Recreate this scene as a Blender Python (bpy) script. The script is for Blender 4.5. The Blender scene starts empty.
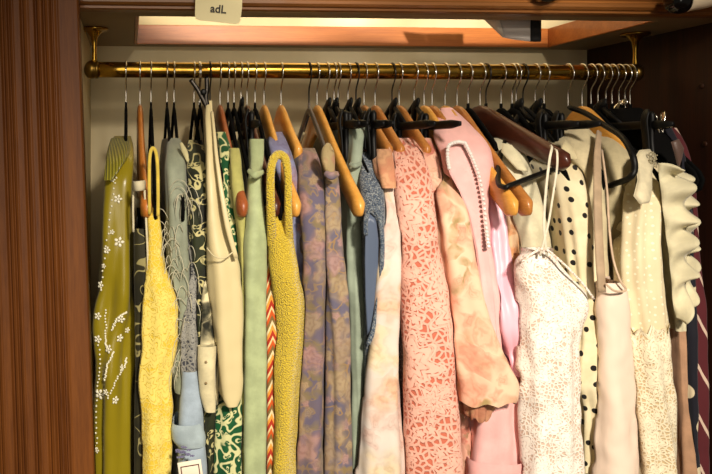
import bpy, bmesh, math, random
import numpy as np
from mathutils import Vector, noise as mnoise
from mathutils.bvhtree import BVHTree

S = bpy.context.scene
COL = S.collection
random.seed(7)

# ------------------------------------------------------------------ camera
F, CX0, CY0 = 740.0, 171.4, 150.0          # focal length and principal point in pixels
YAW = math.atan(0.056)
EYE, DIST = 1.60, 1.15                      # eye height, distance to the rail (rail is y = 0)
cd = bpy.data.cameras.new('camera')
cd.sensor_width = 36.0
cd.lens = F / 712 * 36
cd.shift_x = (356 - CX0) / 712
cd.shift_y = (CY0 - 237) / 712
cd.clip_start = 0.02
cam = bpy.data.objects.new('camera', cd)
COL.objects.link(cam)
cam.location = (0, -DIST, EYE)
cam.rotation_euler = (math.pi / 2, 0, -YAW)
S.camera = cam

# ------------------------------------------------------------------ world, lights, exposure
S.view_settings.view_transform = 'Standard'
S.view_settings.look = 'None'
S.view_settings.exposure = 0.0
S.view_settings.gamma = 1.0
S.view_settings.use_curve_mapping = False
w = bpy.data.worlds.new('world')
S.world = w
w.use_nodes = True
w.node_tree.nodes['Background'].inputs[0].default_value = (1.0, 0.86, 0.66, 1)
w.node_tree.nodes['Background'].inputs[1].default_value = 0.08


def area(name, loc, target, size, power, col):
    l = bpy.data.lights.new(name, 'AREA')
    l.shape = 'DISK'
    l.size = size
    l.energy = power
    l.color = col
    o = bpy.data.objects.new(name, l)
    COL.objects.link(o)
    o.location = loc
    o.rotation_euler = (Vector(target) - Vector(loc)).to_track_quat('-Z', 'Y').to_euler()
    return o



def spot(name, loc, target, power, angle, blend, radius, col):
    l = bpy.data.lights.new(name, 'SPOT')
    l.energy = power
    l.color = col
    l.spot_size = math.radians(angle)
    l.spot_blend = blend
    l.shadow_soft_size = radius
    o = bpy.data.objects.new(name, l)
    COL.objects.link(o)
    o.location = loc
    o.rotation_euler = (Vector(target) - Vector(loc)).to_track_quat('-Z', 'Y').to_euler()
    return o


WARM = (1.0, 0.89, 0.74)
spot('shop_or_fill_spot', (0.42, -2.0, 2.35), (0.47, -.2, 1.0), 275, 54, 1.0, .1, WARM)
spot('shop_or_fill_spot', (0.24, -2.5, 2.1), (0.24, .2, 2.14), 480, 17, .3, .03, (1.0, .87, .68))
spot('shop_or_fill_spot', (0.60, -2.5, 2.1), (0.60, .2, 2.14), 480, 17, .3, .03, (1.0, .87, .68))
spot('shop_or_fill_spot', (-0.02, -2.1, 1.75), (0.0, .2, 1.62), 66, 48, 1.0, .65, (1.0, .89, .73))  # added soft fill that brightens the back wall under the shelf, no real lamp


# ------------------------------------------------------------------ geometry helpers
SN, CS = math.sin(YAW), math.cos(YAW)


def at(px, py, y):
    """point of the place at depth y that the photograph shows at (px, py)"""
    a = (px - CX0) / F
    dy = y + DIST
    dx = dy * (SN + a * CS) / (CS - a * SN)
    d = dx * SN + dy * CS
    return Vector((dx, y, EYE - (py - CY0) / F * d))


def link(o, parent=None):
    COL.objects.link(o)
    if parent is not None:
        o.parent = parent
        o.matrix_parent_inverse = parent.matrix_world.inverted() if False else o.matrix_parent_inverse
    return o


def obj(name, me, mat, parent=None, smooth=True):
    """one mesh object; a child mesh is given in its parent's own frame"""
    if mat is not None:
        me.materials.clear()
        me.materials.append(mat)
    if smooth:
        me.polygons.foreach_set('use_smooth', [True] * len(me.polygons))
    return link(bpy.data.objects.new(name, me), parent)


def thing(name, label, cat, loc=(0, 0, 0), group=None):
    o = bpy.data.objects.new(name, None)
    o.empty_display_size = 0.02
    COL.objects.link(o)
    o.location = loc
    return tag(o, label, cat, group)


def tag(o, label, cat, group=None):
    o['label'] = label
    o['category'] = cat
    if group:
        o['group'] = group
    return o


def structure(o):
    o['kind'] = 'structure'
    return o


def mesh(name, v, f, uv=None):
    me = bpy.data.meshes.new(name)
    me.from_pydata([tuple(p) for p in v], [], f)
    if uv is not None:
        L = me.uv_layers.new(name='UVMap')
        idx = np.empty(len(me.loops), dtype=np.int32)
        me.loops.foreach_get('vertex_index', idx)
        L.data.foreach_set('uv', np.asarray(uv, dtype=np.float32)[idx].ravel())
    me.update()
    return me


def merge(*mes):
    v, f = [], []
    for m in mes:
        b = len(v)
        v += [p.co.copy() for p in m.vertices]
        f += [tuple(b + i for i in p.vertices) for p in m.polygons]
    return mesh(mes[0].name, v, f)


def smooth_path(pts, n):
    P = [np.array(p, float) for p in pts]
    if len(P) < 3:
        return [tuple(P[0] + (P[-1] - P[0]) * i / n) for i in range(n + 1)]
    P = [2 * P[0] - P[1]] + P + [2 * P[-1] - P[-2]]
    out = []
    seg = len(P) - 3
    for i in range(n + 1):
        t = i / n * seg
        k = min(int(t), seg - 1)
        t -= k
        a, b, c, d = P[k:k + 4]
        out.append(tuple(0.5 * (2 * b + (c - a) * t + (2 * a - 5 * b + 4 * c - d) * t * t + (3 * b - a - 3 * c + d) * t ** 3)))
    return out


def sweep(path, side, deep, ref=(1, 0, 0), m=10, power=1.0, closed=False, round_ends=True, offset=(0, 0, 0)):
    """sweep an ellipse: half width `side` along ref (made square to the path), half depth `deep` across it"""
    n = len(path)
    P = [Vector(p) - Vector(offset) for p in path]
    v, f, uv = [], [], []
    L = 0
    for i in range(n):
        if closed:
            T = P[(i + 1) % n] - P[i - 1]
        else:
            T = P[min(i + 1, n - 1)] - P[max(i - 1, 0)]
        T.normalize()
        R = Vector(ref) - T * T.dot(Vector(ref))
        if R.length < 1e-4:
            R = Vector((0, 0, 1)).cross(T)
        R.normalize()
        B = T.cross(R)
        s = side[i] if hasattr(side, '__len__') else side
        d = deep[i] if hasattr(deep, '__len__') else deep
        if round_ends and not closed and i in (0, n - 1):
            s, d = s * .55, d * .55
        if i:
            L += (P[i] - P[i - 1]).length
        for k in range(m):
            a = 2 * math.pi * k / m
            ca, sa = math.cos(a), math.sin(a)
            ca = math.copysign(abs(ca) ** power, ca)
            sa = math.copysign(abs(sa) ** power, sa)
            v.append(P[i] + R * (s * ca) + B * (d * sa))
            uv.append((k / m * 2 * (s + d), L))
    for i in range(n if closed else n - 1):
        j = (i + 1) % n
        for k in range(m):
            l = (k + 1) % m
            f.append((i * m + k, i * m + l, j * m + l, j * m + k))
    if not closed:
        f.append(tuple(range(m))[::-1])
        f.append(tuple((n - 1) * m + k for k in range(m)))
    return mesh('sweep', v, f, uv)


def box_me(x0, x1, y0, y1, z0, z1, bevel=0.0):
    bm = bmesh.new()
    bmesh.ops.create_cube(bm, size=1)
    for q in bm.verts:
        q.co = ((x0 + x1) / 2 + q.co.x * (x1 - x0), (y0 + y1) / 2 + q.co.y * (y1 - y0), (z0 + z1) / 2 + q.co.z * (z1 - z0))
    if bevel:
        bmesh.ops.bevel(bm, geom=bm.edges[:], offset=bevel, segments=2, profile=.5, affect='EDGES')
    me = bpy.data.meshes.new('box')
    bm.to_mesh(me)
    bm.free()
    return me


def lathe(prof, m=24, axis='z'):
    v, f = [], []
    for r, z in prof:
        for k in range(m):
            a = 2 * math.pi * k / m
            p = (r * math.cos(a), r * math.sin(a), z)
            if axis == 'x':
                p = (z, r * math.cos(a), r * math.sin(a))
            v.append(p)
    for i in range(len(prof) - 1):
        for k in range(m):
            l = (k + 1) % m
            f.append((i * m + k, i * m + l, (i + 1) * m + l, (i + 1) * m + k))
    f.append(tuple(range(m))[::-1])
    f.append(tuple((len(prof) - 1) * m + k for k in range(m)))
    return mesh('lathe', v, f)


def prism(poly, thick, bulge=0.0, offset=(0, 0, 0)):
    """closed outline of points, given thickness away from the viewer"""
    n = len(poly)
    P = [Vector(p) - Vector(offset) for p in poly]
    c = sum(P, Vector()) / n
    v = [p.copy() for p in P] + [p + (c - p) * .12 + Vector((0, -thick * .5 - bulge * .6, 0)) for p in P] + [c + Vector((0, -thick * .5 - bulge, 0))]
    v += [p + Vector((0, thick, 0)) for p in P]
    f = []
    for i in range(n):
        j = (i + 1) % n
        f.append((i, j, n + j, n + i))
        f.append((n + i, n + j, 2 * n))
        f.append((j, i, 2 * n + 1 + i, 2 * n + 1 + j))
    f.append(tuple(2 * n + 1 + i for i in range(n)))
    return mesh('prism', v, f, [(p.x, p.z) for p in v])


def move(me, d):
    for q in me.vertices:
        q.co += Vector(d)
    return me


# ------------------------------------------------------------------ materials
def lin(c):
    return tuple(((x / 255 / 12.92) if x / 255 <= .04045 else ((x / 255 + .055) / 1.055) ** 2.4) for x in c) + (1,)


class M:
    """small wrapper around one material's node tree"""

    def __init__(self, name, rough=.6, metallic=0.0, spec=.4, sheen=0.0, coat=0.0):
        self.m = bpy.data.materials.new(name)
        self.m.use_nodes = True
        self.nt = self.m.node_tree
        self.b = self.nt.nodes['Principled BSDF']
        self.b.inputs['Roughness'].default_value = rough
        self.b.inputs['Metallic'].default_value = metallic
        self.b.inputs['Specular IOR Level'].default_value = spec
        if sheen:
            self.b.inputs['Sheen Weight'].default_value = sheen
        if coat:
            self.b.inputs['Coat Weight'].default_value = coat
        self._c = {}

    def n(self, t, **kw):
        q = self.nt.nodes.new('ShaderNode' + t)
        for k, val in kw.items():
            setattr(q, k, val)
        return q

    def set(self, sock, val):
        if isinstance(val, bpy.types.NodeSocket):
            self.nt.links.new(val, sock)
        elif isinstance(val, (int, float)):
            sock.default_value = val
        else:
            sock.default_value = val

    def uv(self):
        if 'uv' not in self._c:
            self._c['uv'] = self.n('TexCoord').outputs['UV']
        return self._c['uv']

    def ob(self):
        if 'ob' not in self._c:
            self._c['ob'] = self.n('TexCoord').outputs['Object']
        return self._c['ob']

    def math(self, op, a, b=0.0, c=0.0):
        q = self.n('Math', operation=op)
        self.set(q.inputs[0], a)
        self.set(q.inputs[1], b)
        if len(q.inputs) > 2:
            self.set(q.inputs[2], c)
        return q.outputs[0]

    def vm(self, op, a, b=(0, 0, 0)):
        q = self.n('VectorMath', operation=op)
        self.set(q.inputs[0], a)
        self.set(q.inputs[1], b)
        return q.outputs[0]

    def scale(self, v, s):
        return self.vm('MULTIPLY', v, s if hasattr(s, '__len__') else (s, s, s))

    def noise(self, v, scale, detail=2.0, rough=.5, color=False):
        q = self.n('TexNoise')
        self.set(q.inputs['Vector'], v)
        q.inputs['Scale'].default_value = scale
        q.inputs['Detail'].default_value = detail
        q.inputs['Roughness'].default_value = rough
        return q.outputs['Color' if color else 'Fac']

    def warp(self, v, scale, amt):
        d = self.vm('SUBTRACT', self.noise(v, scale, 2, .5, True), (.5, .5, .5))
        return self.vm('ADD', v, self.scale(d, amt))

    def voro(self, v, scale, feature='F1', rand=1.0):
        q = self.n('TexVoronoi', feature=feature, voronoi_dimensions='2D')
        self.set(q.inputs['Vector'], v)
        q.inputs['Scale'].default_value = scale
        q.inputs['Randomness'].default_value = rand
        return q

    def step(self, x, lo, hi):
        q = self.n('MapRange', interpolation_type='SMOOTHSTEP')
        self.set(q.inputs[0], x)
        self.set(q.inputs[1], lo)
        self.set(q.inputs[2], hi)
        return q.outputs[0]

    def mix(self, fac, a, b):
        q = self.n('Mix', data_type='RGBA')
        self.set(q.inputs['Factor'], fac)
        self.set(q.inputs[6], a)
        self.set(q.inputs[7], b)
        return q.outputs[2]

    def ramp(self, fac, stops, const=False):
        q = self.n('ValToRGB')
        if const:
            q.color_ramp.interpolation = 'CONSTANT'
        e = q.color_ramp.elements
        while len(e) < len(stops):
            e.new(.5)
        for k, (p, c) in zip(e, stops):
            k.position = p
            k.color = c
        self.set(q.inputs[0], fac)
        return q.outputs[0]

    def flower(self, v, scale, r, petals=5, depth=.35, seed=0.0, rand=.9, soft=.06, twist=0.0):
        """(mask, radial 0..1, cell colour) of flower shapes scattered over the cloth"""
        vv = self.vm('ADD', v, (seed * 1.37, seed * .73, 0))
        q = self.voro(vv, scale, 'F1', rand)
        dv = self.vm('SUBTRACT', vv, q.outputs['Position'])
        s = self.n('SeparateXYZ')
        self.set(s.inputs[0], dv)
        ang = self.math('ARCTAN2', s.outputs[1], s.outputs[0])
        cs = self.n('SeparateXYZ')
        self.set(cs.inputs[0], q.outputs['Color'])
        ang = self.math('ADD', ang, self.math('MULTIPLY', cs.outputs[0], 6.28))
        pet = self.math('COSINE', self.math('MULTIPLY', ang, petals))
        lim = self.math('MULTIPLY_ADD', pet, depth * r * .5, r * (1 - depth * .5))
        lim = self.math('MULTIPLY', lim, self.math('MULTIPLY_ADD', cs.outputs[1], .5, .65))
        rel = self.math('DIVIDE', q.outputs['Distance'], lim)
        mask = self.step(rel, 1 + soft, 1 - soft)
        return mask, rel, cs.outputs[2]

    def color(self, c):
        self.set(self.b.inputs['Base Color'], c)
        return self

    def bump(self, h, strength=.3, dist=.002):
        q = self.n('Bump')
        q.inputs['Strength'].default_value = strength
        q.inputs['Distance'].default_value = dist
        self.set(q.inputs['Height'], h)
        self.nt.links.new(q.outputs[0], self.b.inputs['Normal'])
        return self

    def weave(self, strength=.25, scale=900):
        return self.bump(self.noise(self.uv(), scale, 1), strength, .0006)


def plain(name, c, rough=.7, metallic=0.0, spec=.4, **kw):
    return M(name, rough, metallic, spec, **kw).color(lin(c)).m


def fabric(name, c, rough=.8, spec=.25, sheen=.15, var=.12, wscale=700, wb=.3):
    k = M(name, rough, 0, spec, sheen)
    n = k.noise(k.uv(), 35, 4, .6)
    dark = lin([x * (1 - var) for x in c])
    k.color(k.mix(k.step(n, .35, .7), dark, lin(c)))
    k.bump(k.noise(k.uv(), wscale, 2), wb, .0008)
    return k.m


def satin(name, c, rough=.32):
    k = M(name, rough, 0, .5, .1)
    k.b.inputs['Anisotropic'].default_value = .4
    k.color(lin(c))
    k.bump(k.noise(k.scale(k.uv(), (1, .18, 1)), 90, 3), .25, .002)
    return k.m


def wood(name, dark, light, axis=(1, 1, .07), scale=40, rough=.35, coat=.3):
    k = M(name, rough, 0, .3, 0, coat)
    v = k.warp(k.scale(k.ob(), axis), 6, .05)
    a = k.noise(v, scale, 6, .65)
    b = k.noise(k.scale(k.ob(), tuple(x * 4 for x in axis)), scale * 2.5, 3, .6)
    f = k.math('MULTIPLY_ADD', b, .35, k.math('MULTIPLY', a, .7))
    k.color(k.ramp(f, [(.34, lin(dark)), (.66, lin(light))]))
    k.bump(f, .12, .001)
    return k.m


def floral(name, bg, petals, leaf, scale=28, seed=0, r=.42, bg2=None, rough=.75, line=None, n=5, warp=.016, soft=.35, scroll=None):
    """printed cloth: big blooms, small blooms, leaves; petals is a list of colours"""
    k = M(name, rough, 0, .3, .1)
    v = k.warp(k.uv(), 30, warp)
    base = k.mix(k.step(k.noise(v, 14, 3), .4, .62), lin(bg), lin(bg2 or bg))
    if scroll:
        q = k.noise(k.warp(v, 22, .03), 45, 1)
        band = k.math('ABSOLUTE', k.math('SUBTRACT', q, .5))
        base = k.mix(k.step(band, .03, .015), base, lin(scroll))
    wob = k.noise(k.uv(), 160, 3)
    op = k.math('MULTIPLY_ADD', k.step(k.noise(k.uv(), 55, 3), .3, .6), .55, .4)
    m3, r3, c3 = k.flower(v, scale * 1.5, r * .95, 2, .75, seed + 3.1, soft=soft)
    base = k.mix(k.math('MULTIPLY', m3, op), base, lin(leaf))
    if line:
        base = k.mix(k.math('MULTIPLY', k.step(k.math('ABSOLUTE', k.math('SUBTRACT', r3, .8)), .14, .06), 1.0), base, lin(line))
    st = [(i / max(1, len(petals)), lin(c)) for i, c in enumerate(petals)]

    def bloom(base, sc, rr, sd):
        m1, r1, c1 = k.flower(v, sc, rr, n, .3, sd, soft=soft)
        r1 = k.math('MULTIPLY_ADD', wob, .5, r1)
        pc = k.ramp(c1, st, True) if len(st) > 1 else lin(petals[0])
        dk = k.n('Mix', data_type='RGBA', blend_type='MULTIPLY')
        k.set(dk.inputs['Factor'], .3)
        k.set(dk.inputs[6], pc)
        k.set(dk.inputs[7], k.mix(k.step(k.math('ABSOLUTE', k.math('SUBTRACT', k.math('FRACT', k.math('MULTIPLY', r1, 2.0)), .5)), .0, .4), lin((168, 140, 128)), (1, 1, 1, 1)))
        return k.mix(k.math('MULTIPLY', m1, op), base, dk.outputs[2]), r1

    base, r2 = bloom(base, scale * 2.1, r * .75, seed + 7.7)
    base, r1 = bloom(base, scale, r, seed)
    k.color(base)
    k.weave(.3, 800)
    return k.m


def lace(name, thread, hole, scale=26, seed=0, net=150, rough=.8, bumpd=.003, r=.5, petals=6, fill=.85, thick=.24):
    k = M(name, rough, 0, .25, .15)
    v = k.warp(k.uv(), 30, .012)
    m1, r1, c1 = k.flower(v, scale, r, petals, .4, seed, .8)
    ln = k.step(k.math('ABSOLUTE', k.math('SUBTRACT', k.math('FRACT', k.math('MULTIPLY', r1, 2.6)), .5)), .06, .16)
    fl = k.math('MULTIPLY', m1, k.math('MULTIPLY_ADD', ln, 1 - (1 - fill), 1 - fill))
    e1 = k.step(k.math('ABSOLUTE', k.math('SUBTRACT', r1, 1.1)), .1, .05)
    m2, r2, c2 = k.flower(v, scale * 2.4, r * .85, 5, .4, seed + 4.4, .9)
    l2 = k.math('MULTIPLY', m2, k.step(k.math('ABSOLUTE', k.math('SUBTRACT', r2, .6)), .06, .14))
    ed = k.voro(k.warp(k.uv(), 60, .006), net, 'DISTANCE_TO_EDGE').outputs['Distance']
    en = k.step(ed, thick, thick * .6)
    t = k.math('MAXIMUM', k.math('MAXIMUM', fl, e1), k.math('MAXIMUM', k.math('MULTIPLY', l2, .95), k.math('MULTIPLY', en, .8)))
    k.color(k.mix(t, lin(hole), lin(thread)))
    k.bump(t, .6, bumpd)
    return k.m


def dots(name, bg, dot, scale=30, r=.22, rough=.8, rand=.55, alpha=None, bg2=None):
    k = M(name, rough, 0, .25, .15)
    q = k.voro(k.uv(), scale, 'F1', rand)
    m = k.step(q.outputs['Distance'], r * 1.06, r * .94)
    base = k.mix(k.step(k.noise(k.uv(), 30, 3), .4, .65), lin(bg2 or bg), lin(bg))
    k.color(k.mix(m, base, lin(dot)))
    k.weave(.3, 700)
    if alpha:
        k.b.inputs['Alpha'].default_value = alpha
    return k.m


def bands(name, cols, scale, zig=0.0, zs=60, rough=.8, slope=0.0):
    k = M(name, rough, 0, .25, .15)
    s = k.n('SeparateXYZ')
    k.set(s.inputs[0], k.uv())
    tri = k.math('PINGPONG', k.math('MULTIPLY', s.outputs[0], zs), 1.0)
    f = k.math('ADD', k.math('MULTIPLY', s.outputs[1], scale), k.math('MULTIPLY', tri, zig))
    f = k.math('ADD', f, k.math('MULTIPLY', s.outputs[0], slope))
    f = k.math('FRACT', f)
    k.color(k.ramp(f, [(p, lin(c)) for p, c in cols], True))
    k.weave(.4, 500)
    return k.m


def tweed(name, cols, scale=420, rough=.9):
    k = M(name, rough, 0, .2, .2)
    q = k.voro(k.scale(k.uv(), (1, 1.5, 1)), scale)
    s = k.n('SeparateXYZ')
    k.set(s.inputs[0], q.outputs['Color'])
    k.color(k.ramp(s.outputs[0], [(i / len(cols), lin(c)) for i, c in enumerate(cols)], True))
    k.bump(q.outputs['Distance'], .6, .0015)
    return k.m


def boucle(name, c, c2, scale=260):
    k = M(name, .9, 0, .2, .3)
    q = k.voro(k.warp(k.uv(), 200, .004), scale)
    k.color(k.mix(k.step(q.outputs['Distance'], .2, .75), lin(c), lin(c2)))
    k.bump(k.math('SUBTRACT', 1.0, q.outputs['Distance']), .8, .003)
    return k.m


def vines(name, bg, line, scale=24, width=.02, seed=0, bg2=None, leafs=True):
    k = M(name, .7, 0, .3, .1)
    v = k.warp(k.uv(), 20, .02)
    q = k.noise(k.vm('ADD', v, (seed, seed * .4, 0)), scale, 1)
    band = k.math('ABSOLUTE', k.math('SUBTRACT', q, .5))
    base = k.mix(k.step(k.noise(v, 18, 2), .42, .6), lin(bg), lin(bg2 or bg))
    base = k.mix(k.step(band, width, width * .5), base, lin(line))
    if leafs:
        m, r, c = k.flower(v, scale * 1.6, .45, 2, .85, seed + 2)
        base = k.mix(k.step(k.math('ABSOLUTE', k.math('SUBTRACT', r, .75)), .3, .15), base, lin(line))
    k.color(base)
    k.weave(.3, 600)
    return k.m


MAT = {}
MAT['brass'] = None
k = M('brass', .2, 1.0, .5)
k.color(k.mix(k.step(k.noise(k.ob(), 25, 4), .4, .7), lin((186, 148, 62)), lin((150, 112, 40))))
k.set(k.b.inputs['Roughness'], k.math('MULTIPLY_ADD', k.noise(k.ob(), 40, 3), .2, .12))
MAT['brass'] = k.m
MAT['dark_brass'] = plain('dark_brass', (136, 108, 52), .35, 1.0)
MAT['chrome'] = plain('chrome', (215, 210, 200), .18, 1.0)
MAT['gunmetal'] = plain('gunmetal', (58, 54, 50), .3, .9)
MAT['black_plastic'] = plain('black_plastic', (9, 9, 9), .5, 0, .25)
MAT['grey_plastic'] = plain('grey_plastic', (92, 84, 78), .4)
MAT['velvet'] = plain('black_velvet', (8, 8, 8), .95, 0, .1)
MAT['wood_orange'] = wood('orange_hanger_wood', (166, 92, 34), (204, 128, 54), (1, .12, 1), 60)
MAT['wood_light'] = wood('light_hanger_wood', (206, 138, 52), (232, 172, 84), (1, .12, 1), 60)
MAT['wood_mid'] = wood('mid_hanger_wood', (150, 92, 42), (190, 126, 62), (1, .12, 1), 60)
MAT['wood_red'] = wood('red_brown_hanger_wood', (130, 66, 34), (170, 94, 50), (1, .12, 1), 60)
MAT['wood_dark'] = wood('dark_hanger_wood', (52, 26, 18), (86, 42, 28), (1, .12, 1), 60)
MAT['panel_wood'] = wood('pilaster_wood', (78, 39, 10), (122, 70, 24), (1, 1, .05), 55, .55, .0)
MAT['shelf_wood'] = wood('shelf_wood', (108, 66, 28), (142, 90, 42), (.05, 1, 1), 45, .4, .25)
MAT['rim_wood'] = wood('shelf_rim_wood', (158, 86, 34), (196, 118, 52), (.06, 1, 1), 45, .4, .2)
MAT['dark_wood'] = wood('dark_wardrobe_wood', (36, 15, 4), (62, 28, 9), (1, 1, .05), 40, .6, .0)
k = M('cream_paint', .75, 0, .3)
k.color(k.mix(k.step(k.noise(k.scale(k.ob(), (1, 1, .2)), 9, 3), .4, .65), lin((206, 190, 150)), lin((220, 206, 168))))
MAT['cream'] = k.m
MAT['ceiling'] = plain('shelf_underside', (150, 130, 100), .6)
MAT['floor_wood'] = wood('floor_wood', (120, 78, 44), (165, 112, 66), (1, .08, 1), 12, .4, .2)

# ------------------------------------------------------------------ the wardrobe
RZ = at(356, 71.3, 0).z                       # rail centre height
RR = 0.0123                                   # rail radius
CEIL = at(97, 28, 0).z                        # underside of the shelf
XL = at(93, 46, .2).x - .004                  # inner face of the left side
XR = at(585, 46, .2).x + .004                 # inner face of the right side
YB = .2                                       # back wall
YF = -.15                                     # front of the shelf
TOPZ = 2.45

structure(obj('wall_back', box_me(XL - .02, XR + .02, YB, YB + .02, 0.0, TOPZ), MAT['cream'], smooth=False))
structure(obj('wall_left', box_me(XL - .02, XL, YF, YB, 0.0, TOPZ), MAT['cream'], smooth=False))
XRW = XR
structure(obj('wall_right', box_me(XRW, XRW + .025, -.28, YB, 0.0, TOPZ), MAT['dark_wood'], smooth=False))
structure(obj('floor', box_me(-2.5, 3.0, -3.2, YB + .02, -.03, 0.0), MAT['floor_wood'], smooth=False))

# screw caps on the right side
for n, (px, py) in enumerate(((702, 86), (705, 144))):
    y = -.15
    # where the line of sight meets the right side
    lo, hi = -.3, .19
    for _ in range(40):
        y = (lo + hi) / 2
        if at(px, py, y).x < XRW:
            lo = y
        else:
            hi = y
    p = at(px, py, y)
    o = obj('screw_cap', lathe([(.001, -.0015), (.0035, -.0014), (.0042, -.0008), (.0045, .001)], 16, 'x'), MAT['dark_wood'])
    o.location = (XRW - .0, p.y, p.z)
    tag(o, ('brown screw cap on the dark right side, the upper one', 'brown screw cap on the dark right side, the lower one')[n], 'screw cap')

# shelf: a board with a long opening, a rim, a front moulding
shelf = thing('wardrobe_shelf', 'brown wooden shelf with moulded front edge and an opening above the brass rail', 'shelf', (0, 0, CEIL))
TH = .033
ox0, ox1 = at(134, 44, .175).x, at(550, 44, .175).x
oy0, oy1 = -.105, .178
bd = merge(box_me(XL, ox0, YF + .01, YB, 0, TH), box_me(ox1, XR, YF + .01, YB, 0, TH),
           box_me(ox0, ox1, YF + .01, oy0, 0, TH), box_me(ox0, ox1, oy1, YB, 0, TH))
obj('board', bd, MAT['ceiling'], shelf, False)
e = .006
obj('rim', merge(box_me(ox0, ox1, oy1 - e, oy1 - .0005, .0005, TH + .002, .001), box_me(ox1 - e, ox1 - .0005, oy0, oy1 - e, .0005, TH + .002, .001),
                 box_me(ox0 + .0005, ox0 + e, oy0, oy1 - e, .0005, TH + .002, .001)), MAT['rim_wood'], shelf, False)
# moulding profile (y, z), swept along x
prof = [(.012, -.0005), (-.004, -.0005), (-.008, .001), (-.0085, .004), (-.013, .005), (-.017, .008), (-.0175, .012), (-.012, .0145), (-.011, .017),
        (-.014, .019), (-.02, .024), (-.023, .03), (-.024, .038), (-.02, .041), (.012, .041)]
v, f = [], []
for x in np.linspace(XL, XR, 30):
    for (py_, pz_) in prof:
        v.append((x, YF + py_, pz_))
q = len(prof)
for i in range(29):
    for j in range(q):
        f.append((i * q + j, i * q + (j + 1) % q, (i + 1) * q + (j + 1) % q, (i + 1) * q + j))
obj('front_moulding', mesh('moulding', v, f), MAT['shelf_wood'], shelf, False)

# fluted pilaster standing in front of the left side (it leans a little, as photographed)
pb = at(87, 237, -.2)
PX = at(87, 237, -.2).x
fl = [0]
prof = []


def pxat(px):
    return at(px, 237, -.2).x - PX


edges = [-30, 11, 15.5, 20, 30, 33.5, 42, 45, 51, 54.5, 59, 61.5, 85.5]
grooves = [(-12, 2.5), (-4, 2.2), (11, 2.6), (17.5, 2.0), (31, 2.6), (44.5, 2.4), (52.5, 2.2), (60.5, 2.4)]
for px in np.arange(-40, 87.3, .5):
    d = 0.0
    for g, hw in grooves:
        t = (px - g) / hw
        if abs(t) < 1:
            d += .0045 * math.cos(t * math.pi / 2) ** 2
        t2 = (px - g - hw * 2.0) / hw
        if abs(t2) < 1:
            d -= .0016 * math.cos(t2 * math.pi / 2) ** 2
    if px > 62:
        d += .002
    if px > 85:
        d += .004 * ((px - 85) / 2.3) ** 2
    prof.append((pxat(px), d))
prof += [(pxat(87.3), .03), (pxat(-40), .03)]
v, f = [], []
zz = np.linspace(-1.6, .85, 60)
for z in zz:
    for x, y in prof:
        v.append((x, y, z))
q = len(prof)
for i in range(len(zz) - 1):
    for j in range(q):
        f.append((i * q + j, i * q + (j + 1) % q, (i + 1) * q + (j + 1) % q, (i + 1) * q + j))
pil = obj('fluted_pilaster', mesh('pilaster', v, f), MAT['panel_wood'], None, True)
pil.location = (PX, -.215, pb.z)
pil.rotation_euler = (0, -math.radians(1.95), 0)
tag(pil, 'fluted red-brown wooden pilaster at the left side of the wardrobe', 'pilaster')

# ------------------------------------------------------------------ rail
x0, x1 = at(93, 71, 0).x, at(634, 72, 0).x
rail = thing('clothes_rail', 'brass rail on two brackets under the shelf carrying all the hangers', 'clothes rail', (0, 0, RZ))
tube = [(RR, x0)] + [(RR, x0 + (x1 - x0) * i / 20) for i in range(1, 20)] + [(RR, x1)]
obj('tube', lathe(tube, 32, 'x'), MAT['brass'], rail)
for x, sgn in ((x0, -1), (x1, 1)):
    pr = [(RR * 1.02, -sgn * .0085), (RR * 1.12, -sgn * .008), (RR * 1.13, -sgn * .004), (RR * 1.02, -sgn * .003)]
    pr += [(RR * 1.16 * math.cos(a), sgn * (.002 + .012 * math.sin(a))) for a in np.linspace(-.3, 1.5, 9)]
    c = obj('end_cap', move(lathe(pr, 28, 'x'), (x, 0, 0)), MAT['dark_brass'], rail)
    h = CEIL - RZ
    st = [(.0035, RR * .9), (.0042, RR * 1.2), (.0034, h * .45), (.0036, h * .6), (.0055, h * .78), (.012, h * .9), (.0135, h * .925), (.02, h * .93), (.0215, h * .95), (.0215, h - .0005)]
    b = obj('bracket', move(lathe(st, 24), (x + .002, 0, 0)), MAT['brass'], rail)

# ------------------------------------------------------------------ hangers
HM = {}


def hook_me(r=.00125):
    R = .0165
    c = RR + r - R
    pts = []
    for a in np.linspace(math.radians(205), math.radians(0), 26):      # from behind the rail, over it, to the front
        pts.append((0, -R * math.cos(a), c + R * math.sin(a)))
    pts = [(0, -p[1] * -1, p[2]) for p in pts]
    pts = [(0, -R * math.cos(a), c + R * math.sin(a)) for a in np.linspace(math.radians(165), math.radians(-20), 26)]
    pts += [(0, -R * .72, c - R * .75), (0, -R * .25, c - R * 1.25), (0, 0, c - R * 1.7), (0, 0, -.047), (0, 0, -.058)]
    return sweep(smooth_path(pts, 60), r, r, m=8)


def arm_z(y, k=1.0):
    a = math.sqrt((y / .2) ** 2 + .0064) - .08
    return -.055 - .145 * k * a ** .95


def wood_me(L=.205, th=.0052, h0=.024, k=1.0):
    n = 48
    path, side, deep = [], [], []
    for i in range(n + 1):
        y = -L + 2 * L * i / n
        a = abs(y) / L
        bow = .006 * a * a
        path.append((bow, y, arm_z(y, k) - h0 + .002 + .008 * a))
        end = 1 - max(0, (a - .94) / .06) ** 2 * .45
        side.append(th * (1 + .6 * a ** 3 * (L / .2)) * end)
        deep.append((h0 * (1 - .42 * a)) * end)
    return sweep(path, side, deep, (1, 0, 0), 14, .75)


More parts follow.
